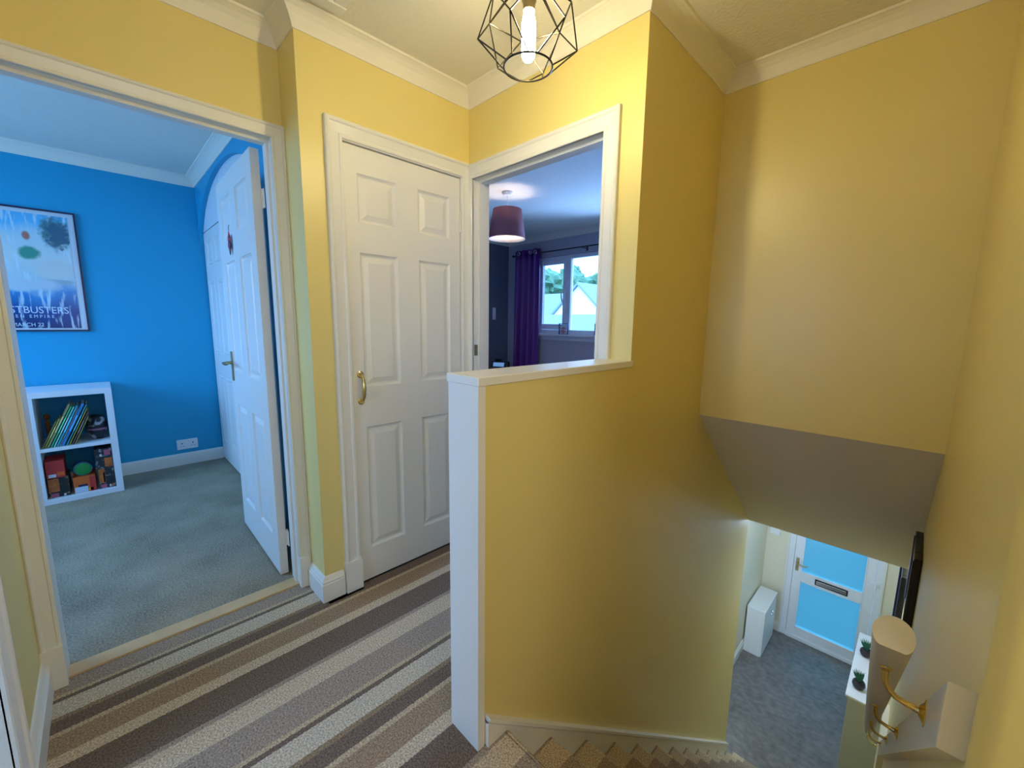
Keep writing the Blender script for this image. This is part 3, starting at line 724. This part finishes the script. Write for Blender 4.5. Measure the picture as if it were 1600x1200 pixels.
fpart('lower_pane', M['frost'], (1.028, 1.617, 4.378, 4.384, -2.445, -1.822), bv=0)
fpart('glazing_bead', M['upvc'], *[q for (za, zb_) in ((-1.705, FT-.16), (-2.445, -1.822)) for q in ((1.028, 1.040, 4.344, 4.352, za, zb_), (1.605, 1.617, 4.344, 4.352, za, zb_), (1.040, 1.605, 4.344, 4.352, za, za+.012), (1.040, 1.605, 4.344, 4.352, zb_-.012, zb_))], bv=.002)
lb = fpart('letterbox', M['black'], (1.175, 1.485, 4.340, 4.350, -1.800, -1.728))
fpart('letterbox_flap', M['chrome'], (1.19, 1.47, 4.334, 4.342, -1.788, -1.742), bv=.003)
hd_ = lever(fd, .985-1.32, 4.35-4.36, -1.62-HF, 1, M['agedbrass'])
fpart('hinge', M['upvc'], (1.655, 1.735, 4.330, 4.35, -1.56, -1.52), (1.690, 1.712, 4.325, 4.345, -1.60, -1.50))
box_struct('trim_front_door', M['white'], (.865, .886, 4.340, 4.362, HF, FT+.03), (1.759, 1.775, 4.340, 4.362, HF, FT+.03), label='white edging strip round the front door frame')
cb = thing('door_chime', 'small white chime box high on the cream wall left of the front door', 'chime', (.72, 4.36, -1.29))
bm = newbm(); bx(bm, -.055, .055, -.03, 0, -.04, .04); bevel(bm, .006, 2); obj('cover', bm, M['plastic'], cb)
# white hall cupboard
hc = thing('hall_cabinet', 'narrow white cabinet standing against the cream wall by the front door', 'cabinet', (.737, 3.96, HF))
def hpart(name, m, *b, bv=.002):
    bm = newbm()
    for q in b: bx(bm, q[0]-.737, q[1]-.737, q[2]-3.96, q[3]-3.96, q[4], q[5])
    bevel(bm, bv, 1); return obj(name, bm, m, hc)
hpart('carcass', M['cabwhite'], (.652, .820, 3.69, 4.22, 0, .570)); hpart('top_panel', M['cabwhite'], (.650, .842, 3.685, 4.225, .5705, .588))
for (a, b_) in ((3.692, 3.952), (3.956, 4.218)):
    dr = hpart('cabinet_door', M['cabwhite'], (.8205, .837, a, b_, .01, .565))
    bm = newbm(); yk = (b_-.03 if a < 3.8 else a+.03); lathe(bm, [(.004, 0), (.004, .012), (.009, .016), (.008, .022), (.0, .024)], 14)
    bmesh.ops.transform(bm, matrix=Matrix.Translation((.837-.737, yk-3.96, .46)) @ Matrix.Rotation(PI/2, 4, 'Y'), verts=bm.verts[:])
    kn = obj('knob', bm, M['chrome'], dr, smooth=True)
# right hand console with plants
cn = thing('radiator_cover', 'grey sided radiator cover with a white top under the stairs handrail', 'cabinet', (1.775, 3.15, HF))
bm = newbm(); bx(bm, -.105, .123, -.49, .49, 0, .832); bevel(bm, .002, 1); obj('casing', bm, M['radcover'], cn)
bm = newbm(); bx(bm, -.122, .123, -.50, .50, .8325, .850); bevel(bm, .003, 2); obj('top_panel', bm, M['cabwhite'], cn)
def succulent(x, y, lab):
    t = thing('potted_succulent', lab, 'plant', (x, y, HF+.851), group=None)
    bm = newbm(); lathe(bm, [(.018, 0), (.036, .01), (.045, .035), (.042, .058), (.032, .070), (.027, .066), (.0, .060)], 24); obj('pot', bm, M['rubber'], t, smooth=True)
    bm = newbm()
    for k in range(26):
        a = k*2.4; tl = .25+.75*((k*7) % 11)/11; L = .075+.02*((k*5) % 7)/7
        base = Vector((.006*math.cos(a), .006*math.sin(a), .062))
        tip = base+Vector((math.cos(a)*L*.55*tl, math.sin(a)*L*.55*tl, L))
        mid = (base+tip)/2+Vector((math.cos(a), math.sin(a), 0))*.004
        tube(bm, [base, mid, tip], [.005, .0045, .0006], 5)
    obj('leaves', bm, M['leaf'], t, smooth=True)
succulent(1.722, 2.80, 'spiky succulent in a round black pot nearer the camera on the radiator cover')
succulent(1.728, 3.29, 'spiky succulent in a round black pot farther along the radiator cover')
# mirrors on the right wall
def wall_mirror(lab, y0, y1, z0, z1, dep, fw, fm):
    t = thing('wall_mirror', lab, 'mirror', (XR, (y0+y1)/2, z0))
    w = (y1-y0)/2; h_ = z1-z0
    bm = newbm()
    bx(bm, -dep, 0, -w, -w+fw, 0, h_); bx(bm, -dep, 0, w-fw, w, 0, h_); bx(bm, -dep, 0, -w+fw, w-fw, h_-fw, h_); bx(bm, -dep, 0, -w+fw, w-fw, 0, fw)
    bevel(bm, .003, 1); obj('frame', bm, fm, t)
    for j in range(3):
        a = fw*(.25+.25*j)
        for s_ in (-1, 1):
            bm = newbm(); tube(bm, [(-dep-.001, s_*(w-a), a), (-dep-.001, s_*(w-a), h_-a)], .003, 8); obj('reed', bm, M['reed'], t, smooth=True)
    bm = newbm(); bx(bm, -dep*.45, -dep*.2, -w+fw, w-fw, fw, h_-fw); obj('mirror_glass', bm, M['mirror'], t)
    return t
wall_mirror('tall black framed mirror on the wall above the handrail', 0.98, 1.34, -.12, .262, .028, .08, M['blackgloss'])
wall_mirror('long dark framed mirror farther along the hall wall', 2.55, 3.70, -1.55, -.55, .035, .05, M['blackgloss'])

# ------------------------------------------------------------------ bedroom
box_struct('floor_bedroom', M['greycarpet'], (-2.62, W2X-.125, .1, 2.86, -.1, -.001))
box_struct('wall_bedroom_left', M['slate'], (-2.72, -2.62, .05, 2.96, 0, ZC))
box_struct('wall_bedroom_near', M['greyblue'], (-2.62, .016, .0505, .1, 0, ZC), (.016, .852, .0505, .1, 2.018, ZC), (.852, W2X-.125, .0505, .1, 0, ZC))
box_struct('wall_bedroom_right', M['greyblue'], (W2X-.14, W2X-.125, .1, 2.86, 0, ZC), (W2X-.125, W2X-.02, 1.907, 2.96, 0, ZC))
WX0, WX1, WZ0, WZ1 = -2.05, -.25, 1.10, 2.125
box_struct('wall_bedroom_window', M['greyblue'], (-2.62, WX0, 2.86, 2.98, 0, ZC), (WX1, W2X-.125, 2.86, 2.98, 0, ZC), (WX0, WX1, 2.86, 2.98, 0, WZ0), (WX0, WX1, 2.86, 2.98, WZ1, ZC))
struct('trim_cornice_bedroom', cove([(-2.62, .1), (-2.62, 2.86), (W2X-.14, 2.86), (W2X-.14, .1)], True), M['cove'], label='white cornice round the bedroom ceiling')
bm = newbm(); bx(bm, WX0-.04, WX1+.04, 2.79, 2.93, 1.095, 1.120); bevel(bm, .004, 2); bx(bm, WX0, WX1, 2.855, 2.862, 1.04, 1.095)
struct('trim_window_sill', bm, M['upvc'], label='white sill under the bedroom window')
# window: outer frame, one opening sash at left, fixed lights
bm = newbm(); Y0, Y1 = 2.895, 2.955
bx(bm, WX0, WX0+.04, Y0, Y1, 1.12, WZ1); bx(bm, WX1-.04, WX1, Y0, Y1, 1.12, WZ1); bx(bm, WX0+.04, WX1-.04, Y0, Y1, WZ1-.045, WZ1); bx(bm, WX0+.04, WX1-.04, Y0, Y1, 1.12, 1.175)
for x in (-1.545, -.85): bx(bm, x-.028, x+.028, Y0, Y1, 1.175, WZ1-.045)
bevel(bm, .003, 1); w1 = struct('window_1', bm, M['upvc'])
bm = newbm(); a, b_ = WX0+.042, -1.574
bx(bm, a, a+.035, 2.880, 2.93, 1.177, 2.078); bx(bm, b_-.05, b_, 2.880, 2.93, 1.177, 2.078); bx(bm, a+.035, b_-.05, 2.880, 2.93, 2.025, 2.078); bx(bm, a+.035, b_-.05, 2.880, 2.93, 1.177, 1.25)
bevel(bm, .003, 1); sash = obj('opening_sash', bm, M['upvc'], w1)
bm = newbm(); bx(bm, WX0+.05, WX1-.04, 2.925, 2.931, 1.17, 2.085); obj('glass', bm, M['glass'], w1)
bm = newbm(); bx(bm, -1.612, -1.590, 2.872, 2.880, 1.50, 1.56); tube(bm, [(-1.60, 2.875, 1.53), (-1.60, 2.845, 1.535), (-1.603, 2.838, 1.56), (-1.615, 2.836, 1.61), (-1.618, 2.84, 1.66)], [.008, .009, .010, .009, .006], 10)
obj('window_handle', bm, M['plastic'], sash, smooth=True)
# curtain rod and curtain
rd = thing('curtain_rod', 'thin dark curtain rod above the bedroom window', 'curtain rod', (-1.3, 2.76, 2.175))
bm = newbm(); tube(bm, [(-1.10, 0, 0), (1.2, 0, 0)], .008, 10); obj('pole', bm, M['black'], rd, smooth=True)
bm = newbm(); lathe(bm, [(0, -.02), (.014, -.012), (.016, 0), (.014, .012), (.0, .02)], 14); bmesh.ops.transform(bm, matrix=Matrix.Translation((-1.12, 0, 0)) @ Matrix.Rotation(PI/2, 4, 'Y'), verts=bm.verts[:]); obj('finial', bm, M['black'], rd, smooth=True)
for x in (-.95, .05, 1.1):
    bm = newbm(); tube(bm, [(x, .1, -.01), (x, 0, -.01)], .005, 8); tube(bm, [(x, .1, -.035), (x, .1, .015)], .012, 8); lathe(bm, [(.011, -.01), (.012, 0), (.011, .006)], 10, (x, 0, 0)); obj('rod_bracket', bm, M['black'], rd)
cu = thing('curtain', 'long purple eyelet curtain gathered at the left of the bedroom window', 'curtain', (-2.16, 2.76, 0))
bm = newbm(); nx, nz = 90, 14; grid = []
for j in range(nz+1):
    z = .06+(2.235-.06)*j/nz; row = []
    for i in range(nx+1):
        u = i/nx; fl = 1+.10*(1-j/nz)
        x = (-.235+.47*u)*fl-.012*(1-j/nz); y = .034*math.sin(u*2*PI*4.5+.4)+.007*math.sin(u*31+z*1.3)
        row.append(bm.verts.new((x, y, z)))
    grid.append(row)
for j in range(nz):
    for i in range(nx): bm.faces.new((grid[j][i], grid[j][i+1], grid[j+1][i+1], grid[j+1][i]))
cl = obj('curtain_fabric', bm, M['purple'], cu, smooth=True)
md = cl.modifiers.new('thickness', 'SOLIDIFY'); md.thickness = .003
for x in (-.115, .10, .185):
    bm = newbm(); cx_ = x; ring = [(cx_+.022*math.cos(2*PI*k/18), -.042, 2.185+.022*math.sin(2*PI*k/18)) for k in range(18)]
    tube(bm, ring, .005, 8, closed=True); obj('eyelet', bm, M['chrome'], cu, smooth=True)
# items on the sill
def flower_frame(x, lab, flower):
    t = thing('glass_photo_frame', lab, 'frame', (x, 2.825, 1.1205))
    bm = newbm()
    for q in ((-.072, .072, 0, .006), (-.072, .072, .136, .142), (-.072, -.066, .006, .136), (.066, .072, .006, .136)): bx(bm, q[0], q[1], -.008, .008, q[2], q[3])
    obj('frame', bm, mat('dark blue metal', (.01, .06, .16, 1), .3, .4), t)
    bm = newbm(); bx(bm, -.066, .066, -.001, .001, .006, .136); obj('glass', bm, M['glass'], t)
    if flower:
        bm = newbm()
        for k in range(22):
            a = k*2*PI/22; r1 = .045 if k % 2 else .036
            bm.faces.new([bm.verts.new(v) for v in ((.006*math.cos(a+.3), -.004, .052+.006*math.sin(a+.3)), (r1*math.cos(a+.09), -.006, .052+r1*math.sin(a+.09)), (r1*1.08*math.cos(a), -.0065, .052+r1*1.08*math.sin(a)), (r1*math.cos(a-.09), -.006, .052+r1*math.sin(a-.09)))])
        lathe(bm, [(.011, .0), (.009, .004), (.0, .005)], 12, (0, 0, 0))
        for v in bm.verts:
            if abs(v.co.z) < .02 and v.co.y**2+v.co.x**2 < .0005 and v.co.z < .006: v.co = Vector((v.co.x, -.0065-v.co.z, .052+v.co.y))
        obj('flower', bm, mat('coral red flower', (.55, .06, .08, 1), .6), t)
flower_frame(-1.55, 'small clear frame with a red flower on the window sill', True)
flower_frame(-1.00, 'small clear frame without a flower farther right on the window sill', False)
# pendant
bp_ = thing('pendant_light', 'mauve fabric drum shade hanging from the bedroom ceiling', 'ceiling light', (-1.0, 1.253, ZC))
bm = newbm(); lathe(bm, [(.05, 0), (.05, -.012), (.035, -.03), (.01, -.034)], 24); obj('ceiling_rose', bm, M['plastic'], bp_, smooth=True)
bm = newbm(); tube(bm, [(0, 0, -.03), (0, 0, -.19)], .0035, 8); lathe(bm, [(.012, -.16), (.018, -.175), (.018, -.23), (.010, -.24)], 16); obj('flex', bm, M['plastic'], bp_, smooth=True)
bm = newbm(); lathe(bm, [(.126, -.150), (.165, -.405)], 48); 
for f in [f for f in bm.faces if len(f.verts) > 4]: bm.faces.remove(f)
shd = obj('lamp_shade', bm, M['shadefab'], bp_, smooth=True, mats=[M['shadefab'], M['shadein']])
md = shd.modifiers.new('t', 'SOLIDIFY'); md.thickness = .003; md.offset = 1; md.material_offset = 1; md.material_offset_rim = 1
bm = newbm(); lathe(bm, [(0, -.24), (.014, -.25), (.03, -.285), (.032, -.31), (.022, -.335), (0, -.345)], 24); obj('bulb', bm, M['bedbulb'], bp_, smooth=True)
bm = newbm()
for k in range(3): a = k*2*PI/3+.4; tube(bm, [(.017*math.cos(a), .017*math.sin(a), -.20), (.134*math.cos(a), .134*math.sin(a), -.21)], .0018, 6)
obj('shade_ring', bm, M['plastic'], bp_)
# wall switch and bedside table
sw = thing('wall_plate_switch', 'slim white switch plate on the dark bedroom wall', 'switch', (-2.62, 2.58, 1.385))
bm = newbm(); bx(bm, 0, .01, -.03, .03, -.085, .085); bevel(bm, .003, 1); obj('face_plate', bm, M['plastic'], sw)
bm = newbm(); bx(bm, .0095, .013, -.012, .012, -.02, .02); obj('rocker_switch', bm, M['plastic'], sw)
bt = thing('bedside_table', 'brown wooden bedside table in the far left corner of the bedroom', 'table', (-2.36, 2.43, 0))
bm = newbm(); bx(bm, -.24, .24, -.19, .19, .632, .655); bevel(bm, .003, 1); obj('table_top', bm, M['brownwood'], bt)
bm = newbm(); bx(bm, -.21, .21, -.16, .16, .45, .6315); obj('drawer_box', bm, M['brownwood'], bt)
for sx in (-1, 1):
    for sy in (-1, 1):
        bm = newbm(); bx(bm, sx*.19-.02, sx*.19+.02, sy*.14-.02, sy*.14+.02, 0, .4495); obj('leg', bm, M['brownwood'], bt)
ck = thing('clock_radio', 'black clock radio with blue display on the bedside table', 'clock radio', (-2.27, 2.38, .6555), math.radians(28))
bm = newbm(); prism(bm, [(-.055, 0), (.05, 0), (.05, .085), (-.025, .085)], 'x', -.12, .12); bevel(bm, .008, 2); obj('body', bm, M['black'], ck)
bm = newbm(); prism(bm, [(-.056, .018), (-.054, .018), (-.031, .070), (-.034, .070)], 'x', -.085, .07); obj('display', bm, emis('blue display', (.05, .25, .6, 1), .5), ck)
tag(obj('phone_dock', (lambda b: (bx(b, -2.335, -2.255, 2.345, 2.395, .7418, .775), bevel(b, .006, 2), b)[2])(newbm()), M['black']), 'small black dock sitting on top of the clock radio', 'gadget')

# ------------------------------------------------------------------ room behind the side doorway
box_struct('floor_side_room', M['greycarpet'], (-.24, 2.8, -4.1, -1.706, -.1, -.001))
box_struct('wall_side_room', M['laminate'], (-.24, -.14, -4.1, -1.80, 0, ZC), (2.8, 2.9, -4.1, -1.80, 0, ZC), (-.14, .3, -4.1, -4.0, 0, ZC), (1.9, 2.8, -4.1, -4.0, 0, ZC), (.3, 1.9, -4.1, -4.0, 0, .9), (.3, 1.9, -4.1, -4.0, 2.1, ZC), (-.14, .36, -1.80, -1.7905, 0, ZC), (1.18, 2.8, -1.80, -1.7905, 0, ZC))

# ------------------------------------------------------------------ landing pendant
LX, LY, LZ = .89, -.50, 2.08
lp = thing('pendant_light', 'black wire cage pendant with glowing tube bulb over the landing', 'ceiling light', (LX, LY, ZC))
Z = lambda z: z-ZC
bm = newbm(); lathe(bm, [(.05, 0), (.05, -.012), (.03, -.025), (.008, -.028)], 24); obj('ceiling_rose', bm, M['black'], lp, smooth=True)
bm = newbm(); tube(bm, [(0, 0, -.02), (0, 0, Z(2.235))], .003, 8); obj('cord', bm, M['black'], lp, smooth=True)
bm = newbm(); lathe(bm, [(.012, Z(2.245)), (.021, Z(2.235)), (.021, Z(2.175)), (.017, Z(2.168)), (.017, Z(2.150))], 24); obj('lamp_holder', bm, M['socketmetal'], lp, smooth=True)
bm = newbm(); lathe(bm, [(.001, Z(2.018)), (.012, Z(2.021)), (.018, Z(2.030)), (.020, Z(2.045)), (.020, Z(2.118)), (.016, Z(2.138)), (.012, Z(2.150))], 24); obj('bulb', bm, M['bulb'], lp, smooth=True)
bm = newbm(); N6 = 6; ph = .42
U_ = [Vector((.124*math.cos(ph+2*PI*k/N6), .124*math.sin(ph+2*PI*k/N6), Z(2.145))) for k in range(N6)]
L2 = [Vector((.147*math.cos(ph+2*PI*(k+.5)/N6), .147*math.sin(ph+2*PI*(k+.5)/N6), Z(2.062))) for k in range(N6)]
RB, ZBt = .071, Z(2.003)
rw = .0021
for k in range(N6):
    tube(bm, [U_[k], U_[(k+1) % N6]], rw, 6)
    tube(bm, [U_[k], L2[k]], rw, 6); tube(bm, [U_[k], L2[k-1]], rw, 6)
    for dlt in (-.33, .33):
        a = ph+2*PI*(k+.5+dlt)/N6; tube(bm, [L2[k], (RB*math.cos(a), RB*math.sin(a), ZBt)], rw, 6)
        a = ph+2*PI*(k+dlt*.5)/N6; tube(bm, [U_[k], (.022*math.cos(a), .022*math.sin(a), Z(2.238))], rw, 6)
tube(bm, [(RB*math.cos(2*PI*k/40), RB*math.sin(2*PI*k/40), ZBt) for k in range(40)], .0026, 8, closed=True)
tube(bm, [(.023*math.cos(2*PI*k/24), .023*math.sin(2*PI*k/24), Z(2.238)) for k in range(24)], .0025, 8, closed=True)
obj('wire_cage', bm, M['wire'], lp, smooth=True)
# loft hatch
bm = newbm(); HX, HY = .105, -.700
bx(bm, HX, HX+.045, HY-.60, HY, ZC-.020, ZC+.001); bx(bm, HX+.60, HX+.645, HY-.60, HY, ZC-.014, ZC+.001)
bx(bm, HX+.045, HX+.60, HY-.045, HY, ZC-.014, ZC+.001); bx(bm, HX+.045, HX+.60, HY-.60, HY-.555, ZC-.014, ZC+.001)
bx(bm, HX+.047, HX+.598, HY-.553, HY-.047, ZC-.006, ZC+.001)
struct('trim_loft_hatch', bm, M['white'], label='white framed loft hatch in the landing ceiling')

# ------------------------------------------------------------------ outside
bm = newbm(); bx(bm, -60, 40, 3.3, 80, -2.9, -2.75); bx(bm, -60, 40, -60, -4.4, -2.9, -2.75); struct('floor_outside', bm, M['ground'])
def gable_house():
    h_ = thing('neighbour_house', 'white rendered house with a pointed gable and tiled roof seen through the bedroom window', 'house', (-9.9, 14.5, -2.75))
    # wing with gable facing -y : peak x=-9.52, z=2.94 at y=14
    bm = newbm(); px, pz, hw, ez = .38, 5.69, 2.4, 3.45
    prism(bm, [(px-hw, 0), (px+hw, 0), (px+hw, ez), (px, pz), (px-hw, ez)], 'y', -.5, 5); bx(bm, -8, px-hw+.01, 2.0, 6, 0, 3.2)
    obj('wall', bm, M['render'], h_)
    bm = newbm(); e = .12
    for s_ in (-1, 1):
        prism(bm, [(px, pz+.02), (px+s_*(hw+.3), ez-.28+.02), (px+s_*(hw+.3), ez-.28+.02+e), (px, pz+.02+e)], 'y', -.62, 5)
    obj('gable_roof', bm, M['roof'], h_)
    bm = newbm(); prism(bm, [(1.6, 3.0), (4.2, pz+.1), (6.6, 3.0)], 'x', -8, px); obj('main_roof', bm, M['roof'], h_)
    for x in (-6.3, -5.0, -3.9):
        bm = newbm(); bx(bm, x, x+.6, 1.95, 2.02, 1.9, 2.7); obj('window', bm, M['slot'], h_)
gable_house()
lr = thing('low_roof_house', 'nearer low building whose tiled roof fills the bottom of the window view', 'house', (-6.4, 9.6, -2.75))
bm = newbm(); bx(bm, -3.5, 3.5, -1.2, 1.2, 0, 3.2); obj('wall', bm, M['render'], lr)
bm = newbm(); prism(bm, [(-1.4, 3.1), (1.4, 3.1), (.6, 4.15), (.2, 4.30)], 'x', -3.7, 3.7); obj('roof', bm, M['roof'], lr)
# tree belt
def tree(x, y, z, r, lab, seed):
    rnd = random.Random(seed)
    t = thing('tree', lab, 'tree', (x, y, -2.75), group='trees behind the white gabled house')
    H_ = z+2.75
    bm = newbm(); tube(bm, [(0, 0, 0), (.1, 0, H_*.4), (0, .1, H_*.8)], [.25, .18, .08], 8); obj('trunk', bm, M['brownwood'], t)
    bm = newbm()
    for k in range(16):
        c = Vector((rnd.uniform(-.6, .6)*r, rnd.uniform(-.6, .6)*r, H_-r*.7+rnd.uniform(-1, .6)*r*1.1))
        tmp = bmesh.ops.create_icosphere(bm, subdivisions=3, radius=r*rnd.uniform(.35, .6), matrix=Matrix.Translation(c))
        for v in tmp['verts']:
            dd = (v.co-c); v.co = c+dd*(1+.22*math.sin(v.co.x*9+seed)*math.sin(v.co.z*11)+.15*rnd.uniform(-1, 1))
    obj('crown', bm, M['tree'], t)
tree(-25.5, 29, 5.8, 2.4, 'tall green tree at the far left of the window view', 1)
tree(-25.6, 35.1, 6.5, 2.6, 'rounded tree just left of the white gable peak', 2)
tree(-16.8, 27.5, 4.9, 2.0, 'bushy tree right behind the gable peak', 3)
tree(-13.6, 24.3, 4.2, 1.4, 'bushy tree right of the gable slope', 4)
tree(-10.4, 22, 3.7, 1.6, 'low bushy tree at the right edge of the window view', 5)
bm = newbm(); prism(bm, [(34, -2.75), (60, -2.75), (60, 9), (44, 4.5)], 'x', -70, 10); struct('floor_hillside', bm, M['tree'])

# ------------------------------------------------------------------ light
w = bpy.data.worlds.new('World'); sc.world = w; w.use_nodes = True
bg = w.node_tree.nodes['Background']; bg.inputs[0].default_value = (.24, .50, 1.0, 1); bg.inputs[1].default_value = 9
def area(name, loc, rot, sx, sy, power, col, portal=False):
    l = bpy.data.lights.new(name, 'AREA'); l.shape = 'RECTANGLE'; l.size = sx; l.size_y = sy; l.energy = power; l.color = col
    o = bpy.data.objects.new(name, l); COL.objects.link(o); o.location = loc; o.rotation_euler = rot
    if portal: l.cycles.is_portal = True
    return o
DAY = (.28, .56, 1.0)
area('daylight_blue_room', (-1.5, -3.35, 1.52), (PI/2, 0, 0), 1.6, 1.15, 26, (.33, .62, 1.0))          # in its window, faces +y
area('daylight_side_room', (1.1, -4.05, 1.5), (PI/2, 0, 0), 1.6, 1.2, 18, (.48, .69, 1.0))
area('daylight_bedroom_pane', (-.55, 2.972, 1.62), (-PI/2, 0, 0), .52, .85, 62, (.24, .46, 1.0))
area('corridor_fill_light', (2.832, -1.275, 1.55), (0, PI/2, 0), 1.0, .55, 9, (.84, .91, 1.0))  # added fill for the stair wall, placed in front of the closed blind
area('hall_side_fill_light', (.80, 1.56, -1.45), (PI/2, 0, 0), .22, 1.9, 16, (.45, .68, 1.0))  # added fill for the hall
hl = bpy.data.lights.new('hall_fill_light', 'POINT'); hl.energy = 27; hl.color = (.46, .64, 1.0); hl.shadow_soft_size = .08  # added unseen fill, brightens the hall and the lower stair wall
ho = bpy.data.objects.new('hall_fill_light', hl); COL.objects.link(ho); ho.location = (1.30, 2.75, -.42)
area('daylight_bedroom', (-1.15, 2.97, 1.62), (-PI/2, 0, 0), 1.78, 1.0, 0, DAY, portal=True)
area('daylight_front_door', (1.32, 4.45, -1.5), (-PI/2, 0, 0), .75, 1.9, 0, DAY, portal=True)

# ------------------------------------------------------------------ camera
cam = bpy.data.cameras.new('camera'); co = bpy.data.objects.new('camera', cam); COL.objects.link(co)
F = Vector((-0.69911224, 0.69963181, -0.14750389)); R = Vector((0.70594523, 0.70814828, 0.01293602)); U = Vector((-0.11350508, 0.09508594, 0.98897688))
mt = Matrix.Identity(4)
for i in range(3): mt[i][0] = R[i]; mt[i][1] = U[i]; mt[i][2] = -F[i]
mt.translation = Vector((1.80691983, -1.46678793, 1.26527949)); co.matrix_world = mt
cam.sensor_width = 36; cam.lens = 645.755/1600*36; cam.clip_start = .02; cam.clip_end = 300
sc.camera = co
sc.view_settings.view_transform = 'Standard'; sc.view_settings.look = 'None'; sc.view_settings.gamma = 1
sc.view_settings.exposure = 0.0
sc.view_settings.use_curve_mapping = False
try:
    sc.cycles.use_denoising = True; sc.cycles.max_bounces = 12; sc.cycles.diffuse_bounces = 8
    sc.cycles.sample_clamp_indirect = 8
except Exception: pass
